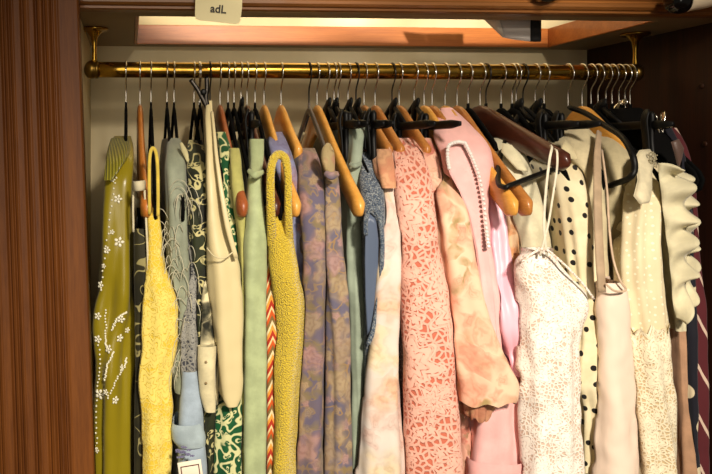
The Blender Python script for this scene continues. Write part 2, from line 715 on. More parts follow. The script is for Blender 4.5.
def velvet_me(L=.2):
    pts = []
    zt = arm_z(L)
    for i in range(25):
        y = -L * .96 + 2 * L * .96 * i / 24
        pts.append((0, y, arm_z(y) - .007))
    pts += [(0, L, zt - .012), (0, L * .97, zt - .022), (0, L * .9, zt - .026)]
    pts += [(0, L * .9 * (1 - i / 5), zt - .026) for i in range(1, 10)]
    pts += [(0, -L * .9, zt - .026), (0, -L * .97, zt - .022), (0, -L, zt - .012)]
    return merge(sweep(pts, .0024, .0055, (1, 0, 0), 10, .7, closed=True), sweep([(0, 0, -.05), (0, 0, -.066)], .0032, .007, (1, 0, 0), 10, .8))


def bar_me(L=.165, z=-.088):
    return merge(sweep([(0, -L + 2 * L * i / 12, z) for i in range(13)], .0032, .0062, (1, 0, 0), 12, .6),
                 sweep([(0, -.02, -.046), (0, -.008, -.052), (0, 0, -.06), (0, 0, z)], .0035, .008, (1, 0, 0), 10, .7),
                 sweep([(0, 0, -.05), (0, -.03, -.07), (0, -.06, z + .002)], .003, .005, (1, 0, 0), 8, .7),
                 sweep([(0, 0, -.05), (0, .03, -.07), (0, .06, z + .002)], .003, .005, (1, 0, 0), 8, .7))


def clip_me(s=1.0):
    pts = [(0, 0, .02), (0, 0, .012), (0, 0, 0), (0, 0, -.015), (0, 0, -.028), (0, 0, -.04)]
    a = sweep(smooth_path(pts, 14), [.0036] * 15, [.0062, .0068, .0072, .0074, .0072, .0068, .0064, .0062, .0064, .007, .0078, .0086, .0088, .008, .006], (1, 0, 0), 12, .7)
    b = move(sweep(smooth_path([(-.004, 0, .022), (-.008, 0, .01), (-.006, 0, -.01), (-.0045, 0, -.034)], 10), .0018, .0068, (1, 0, 0), 10, .7), (0, 0, 0))
    c = sweep([(-.0085, 0, .0), (-.002, 0, .0)], .006, .006, (0, 0, 1), 12)
    return merge(a, b, c)


def metal_clip_me():
    a = sweep(smooth_path([(-.009, -.002, .024), (-.005, 0, .008), (-.0015, 0, -.012)], 8), .0017, .0065, (1, 0, 0), 10, .6)
    b = sweep(smooth_path([(.009, .002, .028), (.004, 0, .008), (.0015, 0, -.012)], 8), .0017, .0065, (1, 0, 0), 10, .6)
    c = sweep([(0, -.008, .006), (0, .008, .006)], .0045, .0045, (1, 0, 0), 12)
    return merge(a, b, c)


for kname, fn in (('hook', hook_me), ('wood', wood_me), ('wood_short', lambda: wood_me(.1)), ('wood_flat', lambda: wood_me(.2, .0058, .0225, .56)), ('velvet', lambda: velvet_me(.15)), ('velvet_short', lambda: velvet_me(.09)), ('velvet_long', velvet_me), ('bar', bar_me), ('short_bar', lambda: bar_me(.12)), ('clip', clip_me), ('metal_clip', metal_clip_me)):
    HM[kname] = fn()
for q in HM['clip'].vertices:
    q.co.z *= 1.3
    q.co.y *= 1.05
    q.co.x *= 1.15
CLIPY = -.125


def with_mat(key, mat):
    kk = (key, mat)
    if kk not in HM:
        HM[kk] = HM[key].copy()
    return HM[kk]


def hanger(px, kind, label, mat=None, hook='chrome', rz=0.0, clipy=CLIPY, bar=False, dz=0.0):
    p = at(px, 71, 0)
    t = thing('clothes_hanger', label, 'hanger', (p.x, 0, RZ + dz), 'hangers on the brass rail')
    t.rotation_euler = (0, 0, rz)
    obj('hook', with_mat('hook', hook), MAT[hook], t)
    if kind in ('wood', 'wood_short', 'wood_flat'):
        obj('shoulders', with_mat(kind, mat or 'wood_light'), MAT[mat or 'wood_light'], t)
        if bar:
            o = obj('trouser_bar', sweep([(.003, -.175 + .35 * i / 8, -.172) for i in range(9)], .0045, .0045), MAT[mat or 'wood_light'], t)
    elif kind in ('velvet', 'velvet_long', 'velvet_short'):
        obj('shoulders', with_mat(kind, mat or 'velvet'), MAT[mat or 'velvet'], t)
    elif kind in ('clip', 'metal'):
        mm = 'black_plastic' if kind == 'clip' else 'chrome'
        obj('bar', with_mat('bar' if kind == 'clip' else 'short_bar', mm), MAT[mm], t)
        for y in (clipy, -clipy):
            c = obj('clip', with_mat('clip' if kind == 'clip' else 'metal_clip', mm), MAT[mm], t)
            c.location = (0, y, -.094)
    return t


# ------------------------------------------------------------------ garments
BV = {}
# what each garment already fills, so that the next one hangs beside it: x limits over a (y, z) grid
GY = np.arange(-.30, .19, .004)
GZ = np.arange(.90, 1.76, .004)
FILLED = []


def limit(g, y, z, empty, pick):
    fy = (y - GY[0]) / .004
    fz = (z - GZ[0]) / .004
    i = int(min(max(fy, 0), len(GY) - 2))
    j = int(min(max(fz, 0), len(GZ) - 2))
    a, b = min(max(fy - i, 0), 1), min(max(fz - j, 0), 1)
    tot = wt = 0.0
    for di, wa in ((0, 1 - a), (1, a)):
        for dj, wb in ((0, 1 - b), (1, b)):
            q = g[i + di, j + dj]
            if abs(q) < 5:
                tot += q * (wa * wb + 1e-6)
                wt += wa * wb + 1e-6
    return tot / wt if wt else empty


def smoothrows(R, n):
    R = np.array(R, float)
    d = np.abs(np.diff(R[:, 0]))
    t = np.concatenate([[0], np.cumsum(d)])
    tt = np.linspace(0, t[-1], n)
    out = np.empty((n, R.shape[1]))
    # monotone cubic (Fritsch-Carlson)
    for c in range(R.shape[1]):
        yv = R[:, c]
        h = np.diff(t)
        dl = np.diff(yv) / h
        m_ = np.zeros(len(yv))
        m_[0], m_[-1] = dl[0], dl[-1]
        for i in range(1, len(yv) - 1):
            if dl[i - 1] * dl[i] > 0:
                w1, w2 = 2 * h[i] + h[i - 1], h[i] + 2 * h[i - 1]
                m_[i] = (w1 + w2) / (w1 / dl[i - 1] + w2 / dl[i])
        idx = np.clip(np.searchsorted(t, tt, side='right') - 1, 0, len(h) - 1)
        s = (tt - t[idx]) / h[idx]
        out[:, c] = ((1 + 2 * s) * (1 - s) ** 2 * yv[idx] + s * (1 - s) ** 2 * h[idx] * m_[idx] + s * s * (3 - 2 * s) * yv[idx + 1] + s * s * (s - 1) * h[idx] * m_[idx + 1])
    return out


def drape(name, rows, hook, mat, parent, amp=.0025, lam=.022, seed=0, slot=.0055, crumple=.0015, back=None, extend=True, onset=.25, yfmax=.165, swirl=1.2, sharp=0.0, hem=0.0, tophem=0.0):
    """cloth hanging from a hanger at pixel `hook` on the rail: rows are (py, left px, right px, y of the near edge)"""
    if extend and rows[-1][0] >= 470:
        a, b = rows[-2], rows[-1]
        rows = list(rows) + [(680, b[1] - 2, b[2] + 3, b[3])]
    n = max(14, int(abs(rows[-1][0] - rows[0][0]) / 3.6))
    R = smoothrows(rows, n)
    ns, nc = 34, 22
    hx = at(hook, 71, 0).x
    off = parent.location if parent is not None else Vector()
    V, UV = [], []
    rnd = random.Random(seed * 13 + 5)
    ph, ph2 = rnd.uniform(0, 6.28), rnd.uniform(0, 6.28)
    m = None
    for j in range(n):
        py, xl, xr, yn = R[j]
        fr = j / (n - 1)
        A, B = at(xl, py, yn + .01), at(xr, py, yn + .01)
        w = B.x - A.x
        z = (A.z + B.z) / 2
        dc = min(.5 * w, .028)
        dc = min(dc, max(.006, (-yn) * .5))
        yb, cx, sl = (min(yfmax, max(.02, -yn)), hx, slot) if back is None else (back[0], at(back[1], py, back[0]).x, back[2])
        y_in = 0.0 if back is None else back[0]
        ycap = yn + dc
        pts = []
        for i in range(ns):
            y = yb + (ycap - yb) * (i / ns) ** .75
            t = min(1, max(0, (y_in - y) / max(1e-4, y_in - ycap)))
            pts.append((cx - sl + (A.x - cx + sl) * t, y, -1.0, 0.0, t))
        for i in range(nc + 1):
            a = math.pi * i / nc
            ca, sa = math.cos(a), math.sin(a)
            pts.append(((A.x + B.x) / 2 - w / 2 * math.copysign(abs(ca) ** .8, ca), ycap - dc * abs(sa) ** .8, -ca, -sa, 1.0))
        for i in range(ns - 1, -1, -1):
            y = yb + (ycap - yb) * (i / ns) ** .75
            t = min(1, max(0, (y_in - y) / max(1e-4, y_in - ycap)))
            pts.append((cx + sl + (B.x - cx - sl) * t ** 1.8, y, 1.0, 0.0, t))
        m = len(pts)
        env = min(1, max(0, (fr) / onset)) if onset > 0 else 1.0
        u = 0.0
        mid = ns + nc // 2
        cum = [0.0]
        for i in range(1, m):
            cum.append(cum[-1] + math.hypot(pts[i][0] - pts[i - 1][0], pts[i][1] - pts[i - 1][1]))
        um = cum[mid]
        for i in range(m):
            x, y, nx, ny, t = pts[i]
            u = cum[i] - um
            wob = mnoise.noise((seed * 3.1, z * 3.0, 0.0)) * swirl * 2
            s1 = math.sin(2 * math.pi * u / lam + ph + wob * 2)
            if sharp:
                s1 = (1 - sharp) * s1 + sharp * (1 - 2 * abs(math.sin(math.pi * u / lam + ph / 2 + wob)))
            s2 = math.sin(2 * math.pi * u / (lam * 1.73) + ph2 - wob * 3 + z * 4)
            d = amp * env * (.65 * s1 + .35 * s2) * (.25 + .75 * t) - amp * env * .4
            d += crumple * t * (mnoise.noise((u * 30 + seed, z * 22, seed * 2.0)) + .5 * mnoise.noise((u * 70, z * 50 + seed, seed * 1.0)))
            lim = .8 * w
            d = max(-lim * .4, min(lim, d))
            zz_ = z
            if hem and fr > .93:
                zz_ += hem * math.sin(2 * math.pi * u / lam + ph) * (fr - .93) / .07
            if tophem and fr < .12:
                zz_ += tophem * (1 - fr / .12) * (math.sin(u * 420 + seed) + .6 * math.sin(u * 190 + 2))
            V.append((x + nx * d - off[0], y + ny * d - off[1], zz_ - off[2]))
            UV.append((u, z))
    f = []
    # hang beside what is there already
    key = parent.name
    LB = np.full((len(GY), len(GZ)), -9.0)
    RB = np.full((len(GY), len(GZ)), 9.0)
    for (k_, h_, gl, gr) in FILLED:
        if k_ == key:
            continue
        if h_ < hook:
            LB = np.maximum(LB, gr)
        else:
            RB = np.minimum(RB, gl)
    ox, oy, oz = off
    for i_, p in enumerate(V):
        a = limit(LB, p[1] + oy, p[2] + oz, -9, 1) + .002
        b = limit(RB, p[1] + oy, p[2] + oz, 9, 0) - .002
        right = (i_ % m) > mid
        x = p[0] + ox
        x = min(x, b - (0 if right else .002))
        x = max(x, a + (.0025 if right else 0))
        V[i_] = (x - ox, p[1], p[2])
    gl = np.full((len(GY), len(GZ)), 9.0)
    gr = np.full((len(GY), len(GZ)), -9.0)
    W = np.array(V).reshape(n, m, 3) + np.array(off)
    zc = W[:, :, 2].mean(1)
    prev = None
    order = np.argsort(zc)
    zsorted = zc[order]
    for jz, z in enumerate(GZ):
        if z < zsorted[0] - .003 or z > zsorted[-1] + .003:
            continue
        c = np.clip(np.searchsorted(zsorted, z), 1, n - 1)
        for row in (order[c - 1], order[c]):
            Lc, Rc = W[row, :mid + 1], W[row, mid:]
            o1, o2 = np.argsort(Lc[:, 1]), np.argsort(Rc[:, 1])
            ok = (GY >= W[row, :, 1].min() - .002) & (GY <= W[row, :, 1].max() + .002)
            gl[ok, jz] = np.minimum(gl[ok, jz], np.interp(GY[ok], Lc[o1, 1], Lc[o1, 0]))
            gr[ok, jz] = np.maximum(gr[ok, jz], np.interp(GY[ok], Rc[o2, 1], Rc[o2, 0]))
    FILLED.append((key, hook, gl, gr))
    for j in range(n - 1):
        for i in range(m):
            k_ = (i + 1) % m
            f.append((j * m + i, (j + 1) * m + i, (j + 1) * m + k_, j * m + k_))
    me = mesh(name, V, f, UV)
    o = obj(name, me, mat, parent)
    BV[o.name] = BVHTree.FromPolygons([Vector(p) + Vector(off) for p in V], f)
    return o


def hit(o, px, py, lift=.001):
    """where the line of sight through (px, py) meets the cloth of o"""
    c = Vector((0, -DIST, EYE))
    d = (at(px, py, 0) - c).normalized()
    r = BV[o.name].ray_cast(c, d)
    if r[0] is None:
        return None, None
    nn = r[1]
    if nn.dot(d) > 0:
        nn = -nn
    return r[0] + nn * lift, nn


def ribbon(name, path, width, thick, mat, parent, n=None, m=10):
    """flat band along (px, py, y) points, width in metres"""
    P = [at(*p) for p in path]
    n = n or max(10, 6 * len(path))
    P = smooth_path([tuple(p) for p in P], n)
    if hasattr(width, '__len__'):
        width = list(np.interp(np.linspace(0, 1, n + 1), np.linspace(0, 1, len(width)), width))
        side = [q / 2 for q in width]
    else:
        side = width / 2
    v = []
    me = sweep_view(P, side, thick / 2, m, parent.location if parent else (0, 0, 0))
    return obj(name, me, mat, parent)


def sweep_view(P, side, deep, m=10, offset=(0, 0, 0)):
    """like sweep, but the band's flat side faces the front of the wardrobe"""
    n = len(P)
    P = [Vector(p) - Vector(offset) for p in P]
    v, f, uv = [], [], []
    L = 0
    for i in range(n):
        T = (P[min(i + 1, n - 1)] - P[max(i - 1, 0)]).normalized()
        Rr = T.cross(Vector((0, 1, 0)))
        if Rr.length < .05:
            Rr = Vector((1, 0, 0))
        Rr.normalize()
        B = T.cross(Rr)
        s = side[i] if hasattr(side, '__len__') else side
        if i:
            L += (P[i] - P[i - 1]).length
        for q in range(m):
            a = 2 * math.pi * q / m
            ca, sa = math.cos(a), math.sin(a)
            ca = math.copysign(abs(ca) ** .7, ca)
            sa = math.copysign(abs(sa) ** .7, sa)
            v.append(P[i] + Rr * (s * ca) + B * (deep * sa))
            uv.append((s * ca, L))
    for i in range(n - 1):
        for q in range(m):
            l = (q + 1) % m
            f.append((i * m + q, i * m + l, (i + 1) * m + l, (i + 1) * m + q))
    f.append(tuple(range(m))[::-1])
    f.append(tuple((n - 1) * m + q for q in range(m)))
    return mesh('band', v, f, uv)


def garment(name, label, cat, hook, top=110):
    p = at(hook, top, 0)
    return thing(name, label, cat, (p.x, 0, p.z), 'clothes hanging on the rail')


def patch(name, poly, mat, parent, thick=.003, bulge=.002):
    return obj(name, prism([at(*p) for p in poly], thick, bulge, parent.location), mat, parent)


# ================================================================== left end: green to yellow
A = 'slim black hanger '
hanger(126, 'velvet', 'slim black hanger holding the olive green beaded dress')
g = garment('beaded_dress', 'olive green satin dress with white beaded flowers, at the left end of the rail', 'dress', 126)
m = satin('olive_satin', (140, 124, 20), .3)
body = drape('dress_body', [(136, 114, 131, -.05), (146, 108, 134, -.11), (160, 106, 135, -.148), (185, 103, 134, -.168), (230, 100, 134, -.175), (275, 97, 135, -.177), (340, 93, 136, -.177), (474, 92, 134, -.177)],
             126, m, g, .009, .038, 1, crumple=.001, sharp=.3)
k = M('pleated_olive', .35, 0, .5, .1)
s_ = k.n('SeparateXYZ')
k.set(s_.inputs[0], k.uv())
st = k.math('SINE', k.math('MULTIPLY', k.math('ADD', s_.outputs[0], k.math('MULTIPLY', s_.outputs[1], .45)), 1400))
k.color(k.mix(k.step(st, -1, 1), lin((108, 102, 20)), lin((156, 148, 44))))
k.bump(st, .6, .002)
drape('pleated_shoulder', [(138, 111, 129, -.07), (147, 107.5, 131, -.122), (158, 105.5, 128, -.158), (170, 104.5, 120, -.172), (180, 104, 112, -.18)], 126, k.m, g, .001, .02, 1, crumple=.0005, back=(-.06, 122, .004))
pearl = plain('pearl_bead', (235, 230, 205), .2, 0, .7)


def flower_me(r, np_=5):
    parts = []
    for i in range(np_):
        a = 2 * math.pi * i / np_
        c, s = math.cos(a), math.sin(a)
        parts.append(sweep([(c * r * q, s * r * q, 0) for q in (.25, .45, .7, .95)], [r * .12, r * .27, r * .3, r * .12], [r * .12, r * .16, r * .16, r * .1], (-s, c, 0), 8))
    parts.append(lathe([(r * .02, -r * .1), (r * .26, 0), (r * .2, r * .2), (r * .02, r * .28)], 10))
    return merge(*parts)


FM = flower_me(.0075)
for px, py, s in ((122, 160, .6), (118, 199, .85), (119, 242, 1.0), (107, 250, .7), (101, 285, .8), (98, 316, .75), (121, 319, .8), (98, 339, .8), (119.5, 338, .8), (109, 349, .85),
                  (100, 394, 1.0), (115, 400, .8), (106, 392, .6), (121, 368, .75), (127, 330, .6), (97, 450, .6), (113, 180, .5), (112, 232, .5), (104, 266, .5)):
    p, nn = hit(body, px, py, .001)
    if p is None:
        continue
    o = obj('beaded_flower', FM, pearl, g)
    o.location = p - g.location
    o.rotation_euler = nn.to_track_quat('Z', 'Y').to_euler()
    o.scale = (s, s, s)
bead = lathe([(.0002, -.0014), (.001, -.001), (.0014, 0), (.001, .001), (.0002, .0014)], 7)
mes = []
for path in (((121, 158), (116, 180), (112, 205), (108, 235), (104, 262), (101, 290)), ((114, 352), (108, 365), (105, 380)), ((112, 330), (118, 318), (126, 312)), ((108, 398), (116, 380), (125, 366), (126, 358)),
             ((105, 310), (106, 340), (107, 348)), ((99, 345), (100, 370), (98, 390), (97, 420), (97, 448))):
    for q in smooth_path(path, 22):
        p, nn = hit(body, q[0] + random.uniform(-.8, .8), q[1], .0008)
        if p is not None:
            mes.append(move(bead.copy(), p - g.location))
obj('bead_trail', merge(*mes), pearl, g)['kind'] = 'stuff'

hanger(140, 'wood', 'orange-brown wooden hanger seen edge-on, with a cream strap looped round its tip', 'wood_orange')
g = garment('evening_dress', 'black and dark olive dress with thin white embroidery hanging from the orange-brown hanger', 'dress', 140)
drape('dress_body', [(228, 134, 149, -.19), (260, 134, 150, -.195), (340, 135, 151, -.195), (474, 134, 148, -.195)], 140, vines('dark_olive_embroidered', (30, 28, 12), (150, 140, 90), 26, .012, 3, (44, 40, 16), False), g, .002, .018, 2, slot=.004)
cream_strap = fabric('cream_strap', (226, 214, 178), .6)
ribbon('strap', [(133.4, 186, -.2), (135, 186.5, -.214), (139, 186, -.218), (143, 185.5, -.214), (144.5, 185, -.2)], .013, .003, cream_strap, g, 16)
ribbon('thin_strap', [(133.6, 190, -.2), (133, 205, -.202), (133.5, 232, -.198)], .0028, .002, cream_strap, g, 12)
ribbon('thin_strap', [(144.5, 190, -.2), (145.8, 215, -.2), (147.5, 250, -.2), (148, 278, -.199)], .0028, .002, cream_strap, g, 12)

hanger(151, 'velvet_long', 'slim black hanger inside the strap loop of the yellow lace dress')
g = garment('lace_dress', 'bright yellow lace dress with strap looped over a slim black hanger', 'dress', 151)
yl = lace('yellow_lace', (240, 216, 112), (228, 194, 62), 24, 1, 170, bumpd=.0015, thick=.12)
body = drape('dress_body', [(207, 148, 159, -.19), (225, 148, 161, -.2), (268, 145, 166, -.205), (287, 142, 172, -.21), (310, 140, 178, -.21), (345, 139, 177.5, -.21), (380, 136, 171, -.21), (410, 138, 172, -.21), (474, 136, 172, -.21)],
             151, yl, g, .003, .03, 3, slot=.005, crumple=.002)
ys = fabric('yellow_strap', (236, 206, 84), .8)
ribbon('strap', [(149.5, 214, -.205), (149.3, 190, -.207), (149.3, 165, -.207), (150.5, 152, -.2), (153, 148, -.195), (156, 153, -.2), (157.5, 166, -.207), (158, 190, -.207), (158, 216, -.205)], .0046, .006, ys, g, 44)

hanger(167, 'velvet', 'slim black hanger holding the grey-green feathered blouse')
g = garment('feathered_blouse', 'sheer grey-green blouse trimmed with pale feathers', 'blouse', 167)
body = drape('blouse_body', [(138, 171, 179, -.08), (148, 167, 184, -.14), (170, 164.5, 187, -.18), (200, 166, 188, -.19), (280, 168, 190, -.195), (350, 171, 190, -.195), (392, 174, 188, -.195)],
             167, fabric('grey_green_chiffon', (150, 156, 134), .6), g, .002, .02, 4, slot=.0045)
mes = []
rnd = random.Random(3)
for i in range(90):
    px, py = rnd.uniform(163, 190), rnd.uniform(190, 385)
    p, nn = hit(body, min(max(px, 169), 187), py, .001)
    if p is None:
        continue
    L = rnd.uniform(.015, .04)
    dx = rnd.choice((-1, -1, 1)) * rnd.uniform(.3, 1)
    pts = [p, p + Vector((dx * L * .25, -.004, L * .35)), p + Vector((dx * L * .55, -.007, L * .3)), p + Vector((dx * L * .8, -.007, -L * .25)), p + Vector((dx * L * .75, -.005, -L * .8))]
    mes.append(sweep(smooth_path([tuple(q) for q in pts], 12), [.0005] * 10 + [.0003, .0002, .0001], .0004, m=5, offset=g.location))
obj('feather_trim', merge(*mes), plain('pale_feather', (196, 190, 164), .8), g)['kind'] = 'stuff'

hanger(174, 'velvet_long', 'slim black hanger whose squared arm shows right of the feathered blouse')
g = garment('belted_dress', 'pale blue dress with grey lace bodice, wide belt and hanging price tag', 'dress', 174)
drape('lace_bodice', [(225, 182, 191, -.16), (280, 183, 197, -.19), (310, 180, 197, -.2), (340, 179, 198, -.205), (378, 181, 197, -.205)], 174, lace('grey_lace', (150, 148, 140), (62, 64, 72), 40, 5, 180), g, .002, .02, 5, slot=.004)
blue = fabric('powder_blue', (170, 186, 200), .6)
drape('skirt', [(370, 182, 197, -.206), (385, 181, 199, -.206), (410, 179.5, 203, -.208), (440, 179, 205, -.208), (474, 178, 208, -.208)], 174, blue, g, .002, .05, 6, slot=.004, crumple=.001)
drape('belt', [(423, 172, 201, -.212), (430, 171, 204, -.214), (440, 172, 206.5, -.214), (446, 177, 206, -.212)], 174, fabric('pale_blue_belt', (172, 188, 194), .6), g, .001, .05, 6, crumple=.0005, back=(-.16, 183, .01), extend=False)
tg = obj('price_tag', box_me(-.0145, .0145, -.0006, .0006, -.022, .0, .0005), plain('tag_card', (238, 228, 205), .6), g)
tg.location = at(189, 461, -.25) - g.location
tg.rotation_euler = (0, math.radians(-8), 0)
fr = obj('printed_border', merge(box_me(-.0115, .0115, -.001, -.0007, -.0062, -.005), box_me(-.0115, -.0103, -.001, -.0007, -.02, -.005), box_me(.0103, .0115, -.001, -.0007, -.02, -.005), box_me(-.0115, .0115, -.001, -.0007, -.0212, -.02)), plain('tag_print', (96, 40, 34), .6), tg, False)
lil = plain('lilac_trim', (120, 116, 150), .8)
mes = []
for i in range(16):
    q = at(184 + rnd.uniform(-7, 9), 452 + rnd.uniform(-6, 6), -.232)
    me_ = flower_me(.0035)
    mes.append(move(me_, q - g.location))
obj('flower_trim', merge(*mes), lil, g)

# ------------------------------------------------------------------ dark florals and ivory
hanger(194, 'velvet', 'slim black hanger left of the silver clip hanger')
g = garment('floral_dress', 'black and deep green dress printed with cream leaf sprays', 'dress', 194)
drape('dress_body', [(140, 188, 202, -.08), (155, 187, 207, -.13), (175, 186, 210, -.17), (210, 187, 212, -.185), (300, 190, 216, -.19), (370, 194, 214, -.19), (474, 192, 214, -.19)], 194, vines('black_cream_leaf', (22, 24, 14), (196, 186, 130), 30, .012, 1, (40, 46, 22)), g, .003, .02, 7, slot=.004)
ribbon('ruffle_trim', [(181, 143, -.16), (184, 150, -.165), (186, 155, -.168), (188, 162, -.17)], [.004, .008, .007, .003], .004, fabric('cream_ruffle', (210, 200, 150)), g, 14)
g = garment('print_blouse', 'cream blouse with black leaf print and buttoned cuff, left of the ivory dress', 'blouse', 200)
hanger(200, 'velvet', 'slim black hanger half hidden by the silver clip')
dbw = floral('black_on_cream', (222, 210, 168), [(30, 32, 22)], (52, 58, 30), 26, 4, .5, n=3)
b = drape('sleeve', [(225, 198, 210, -.17), (300, 198, 213, -.195), (335, 197, 215, -.2), (375, 197, 216, -.205), (400, 201, 216, -.205), (408, 204, 215.5, -.205)], 200, dbw, g, .002, .02, 8, slot=.0035)
cuff = drape('cuff', [(345, 196, 216, -.207), (375, 196.5, 217, -.211), (398, 200, 217, -.211), (410, 204, 216, -.211)], 200, fabric('cream_cotton', (222, 210, 168)), g, .001, .03, 8, slot=.004, back=(-.16, 199, .006))
for px, py in ((206, 362), (206, 383)):
    p, nn = hit(cuff, px, py, .0005)
    if p is not None:
        o = obj('button', lathe([(.0008, 0), (.0018, 0), (.0018, .0008), (.0004, .001)], 12), plain('horn_button', (140, 120, 84), .3), g)
        o.location = p - g.location
        o.rotation_euler = nn.to_track_quat('Z', 'Y').to_euler()

t = thing('clip_hanger', 'silver clip hanger gripping the ivory dress', 'hanger', (at(199, 71, 0).x, 0, RZ), 'hangers on the brass rail')
obj('hook', with_mat('hook', 'chrome'), MAT['chrome'], t)
obj('bar', sweep([tuple(at(199, 100, 0)), tuple(at(200, 97, -.03)), tuple(at(203, 92, -.1))], .0022, .003, m=8, offset=t.location), MAT['chrome'], t)
for pts in (((190.5, 79.5), (198, 90), (206, 105), (211, 115)), ((206.5, 77), (207, 88), (206, 98), (208.5, 112))):
    obj('clip', sweep_view(smooth_path([tuple(at(a, b, -.125)) for a, b in pts], 14), [.0032] * 6 + [.0036] * 9, .0035, 10, t.location), MAT['gunmetal'], t)
obj('clip_spring', move(lathe([(.001, -.004), (.0042, -.004), (.0042, .004), (.001, .004)], 16), (0, 0, 0)), MAT['black_plastic'], t)
q = COL.objects['clip_spring']
q.location = at(203.5, 92, -.128) - t.location
q.rotation_euler = (math.pi / 2, 0, 0)
g = garment('satin_dress', 'ivory satin dress gripped by a silver clip, narrow at the top', 'dress', 204.5)
iv = satin('ivory_satin', (214, 198, 150), .45)
drape('dress_body', [(101, 205.5, 212, -.12), (110, 204.5, 212.5, -.14), (130, 205, 213.5, -.17), (160, 206, 216, -.19), (200, 206, 221, -.205), (235, 206, 228, -.21), (270, 208, 241, -.215), (300, 210, 243, -.215), (340, 214, 244, -.215), (375, 218, 243.5, -.215), (395, 221, 242, -.215), (405, 226, 238, -.215)],
      204.5, iv, g, .0022, .03, 9, slot=.0035, onset=.2)
ribbon('neckline_binding', [(207, 248, -.215), (214, 256, -.226), (224, 258, -.23), (233, 252, -.224)], .0018, .0016, fabric('ivory_binding', (226, 212, 168)), g, 20)
ribbon('strap', [(212, 112, -.148), (214, 130, -.176), (217, 160, -.198), (222, 195, -.212), (228, 228, -.218), (236, 258, -.22)], [.004, .004, .005, .006, .007, .006], .003, iv, g, 30)

hanger(210, 'velvet', 'slim black hanger with a dark hook holding the green and white dress', None, 'gunmetal')
g = garment('scroll_dress', 'emerald green dress with white scroll print behind the ivory dress', 'dress', 210)
drape('dress_body', [(132, 216, 226, -.08), (155, 219, 232, -.13), (200, 222, 234, -.165), (300, 224, 240, -.185), (390, 215, 243, -.19), (474, 214, 243, -.195)], 210, vines('green_white_scroll', (14, 84, 44), (206, 204, 150), 44, .05, 5, (10, 70, 36), True), g, .0025, .02, 10, slot=.0035)

hanger(220, 'wood', 'red-brown wooden hanger with its orange tip poking out of the sage top', 'wood_red')
g = garment('strap_top', 'sage yellow strap dress draped over the tip of the red-brown hanger', 'dress', 220)
sage = fabric('sage_cloth', (186, 182, 106), .6)
drape('dress_body', [(148, 229, 239, -.13), (170, 230, 242, -.17), (198, 233, 245, -.19), (240, 238, 246, -.19), (300, 240.5, 248, -.19), (474, 241, 249, -.19)], 220, sage, g, .0015, .014, 11, slot=.0035)
hanger(228, 'velvet', 'slim black hanger right of the red-brown wooden hanger')
hanger(234, 'velvet', 'slim black hanger left of the mint dress clips')
hanger(241, 'clip', 'black clip hanger holding the pale mint dress', clipy=-.10)
g = garment('mint_dress', 'narrow pale mint green dress held by black clips', 'dress', 241)
mint = fabric('mint_cloth', (178, 190, 142), .6, wb=.2)
drape('dress_body', [(139, 249.5, 264, -.115), (158, 250, 263.5, -.14), (172, 250, 262, -.17), (180, 248.5, 262, -.185), (215, 245.5, 265, -.2), (260, 243, 267, -.205), (330, 242, 267.5, -.205), (474, 244, 267, -.205)], 241, mint, g, .0022, .026, 12, slot=.0035, crumple=.001)
ribbon('knot', [(249, 171, -.19), (255, 175, -.202), (262.5, 172, -.19)], [.006, .01, .006], .006, mint, g, 14)
hanger(247, 'wood', 'dark brown wooden hanger with its tip showing left of the yellow dress', 'wood_dark')
g = garment('zigzag_dress', 'orange, red and cream zigzag dress between the mint and yellow dresses', 'dress', 247)
drape('dress_body', [(205, 263, 269, -.13), (250, 264, 272, -.17), (300, 264, 276, -.19), (340, 265, 278, -.195), (380, 265, 277, -.195), (474, 264, 274, -.195)], 247,
      bands('zigzag_knit', [(0, (196, 84, 28)), (.18, (222, 196, 140)), (.3, (168, 48, 26)), (.5, (224, 150, 60)), (.68, (226, 205, 160)), (.82, (120, 96, 50))], 26, .45, 120), g, .0015, .014, 13, slot=.0035)
hanger(255, 'velvet_long', 'slim black hanger inside the straps of the yellow knit dress')
g = garment('knit_dress', 'mustard yellow textured knit dress with wide straps over a black hanger', 'dress', 255)
yb_ = boucle('yellow_boucle', (226, 198, 62), (204, 172, 40), 520)
drape('dress_body', [(212, 267, 291.5, -.19), (228, 267.5, 293, -.2), (250, 269, 296, -.205), (280, 272, 302, -.21), (306, 276, 306, -.21), (325, 277, 306, -.21), (370, 273, 303, -.21), (430, 272, 300, -.21), (474, 270, 297, -.21)], 255, yb_, g, .0035, .036, 14, slot=.004, sharp=.3)
ribbon('strap', [(272, 246, -.188), (271.5, 228, -.203), (270.5, 200, -.212), (270.5, 175, -.21), (273, 160, -.205), (279, 154.5, -.2), (285.5, 160, -.205), (288, 178, -.212), (288, 205, -.212), (288.5, 228, -.203), (289, 246, -.188)], [.013, .012, .011, .0105, .011, .012, .011, .0095, .0095, .011, .012], .011, yb_, g, 50, 14)
hanger(264, 'wood', 'light wooden hanger carrying the periwinkle dress, its tip right of the yellow straps', 'wood_light')
g = garment('periwinkle_dress', 'periwinkle blue floral dress mostly hidden behind the yellow knit dress', 'dress', 264)
drape('dress_body', [(132, 271, 282, -.06), (142, 269, 288, -.1), (158, 272, 294, -.13), (185, 281, 300, -.155), (215, 287, 304, -.165), (260, 292, 309, -.17), (330, 296, 310, -.175), (474, 292, 308, -.175)], 264,
      floral('periwinkle_print', (134, 136, 172), [(150, 120, 128), (120, 116, 150)], (92, 92, 120), 22, 3, .42, (146, 150, 182)), g, .002, .02, 15, slot=.0035)

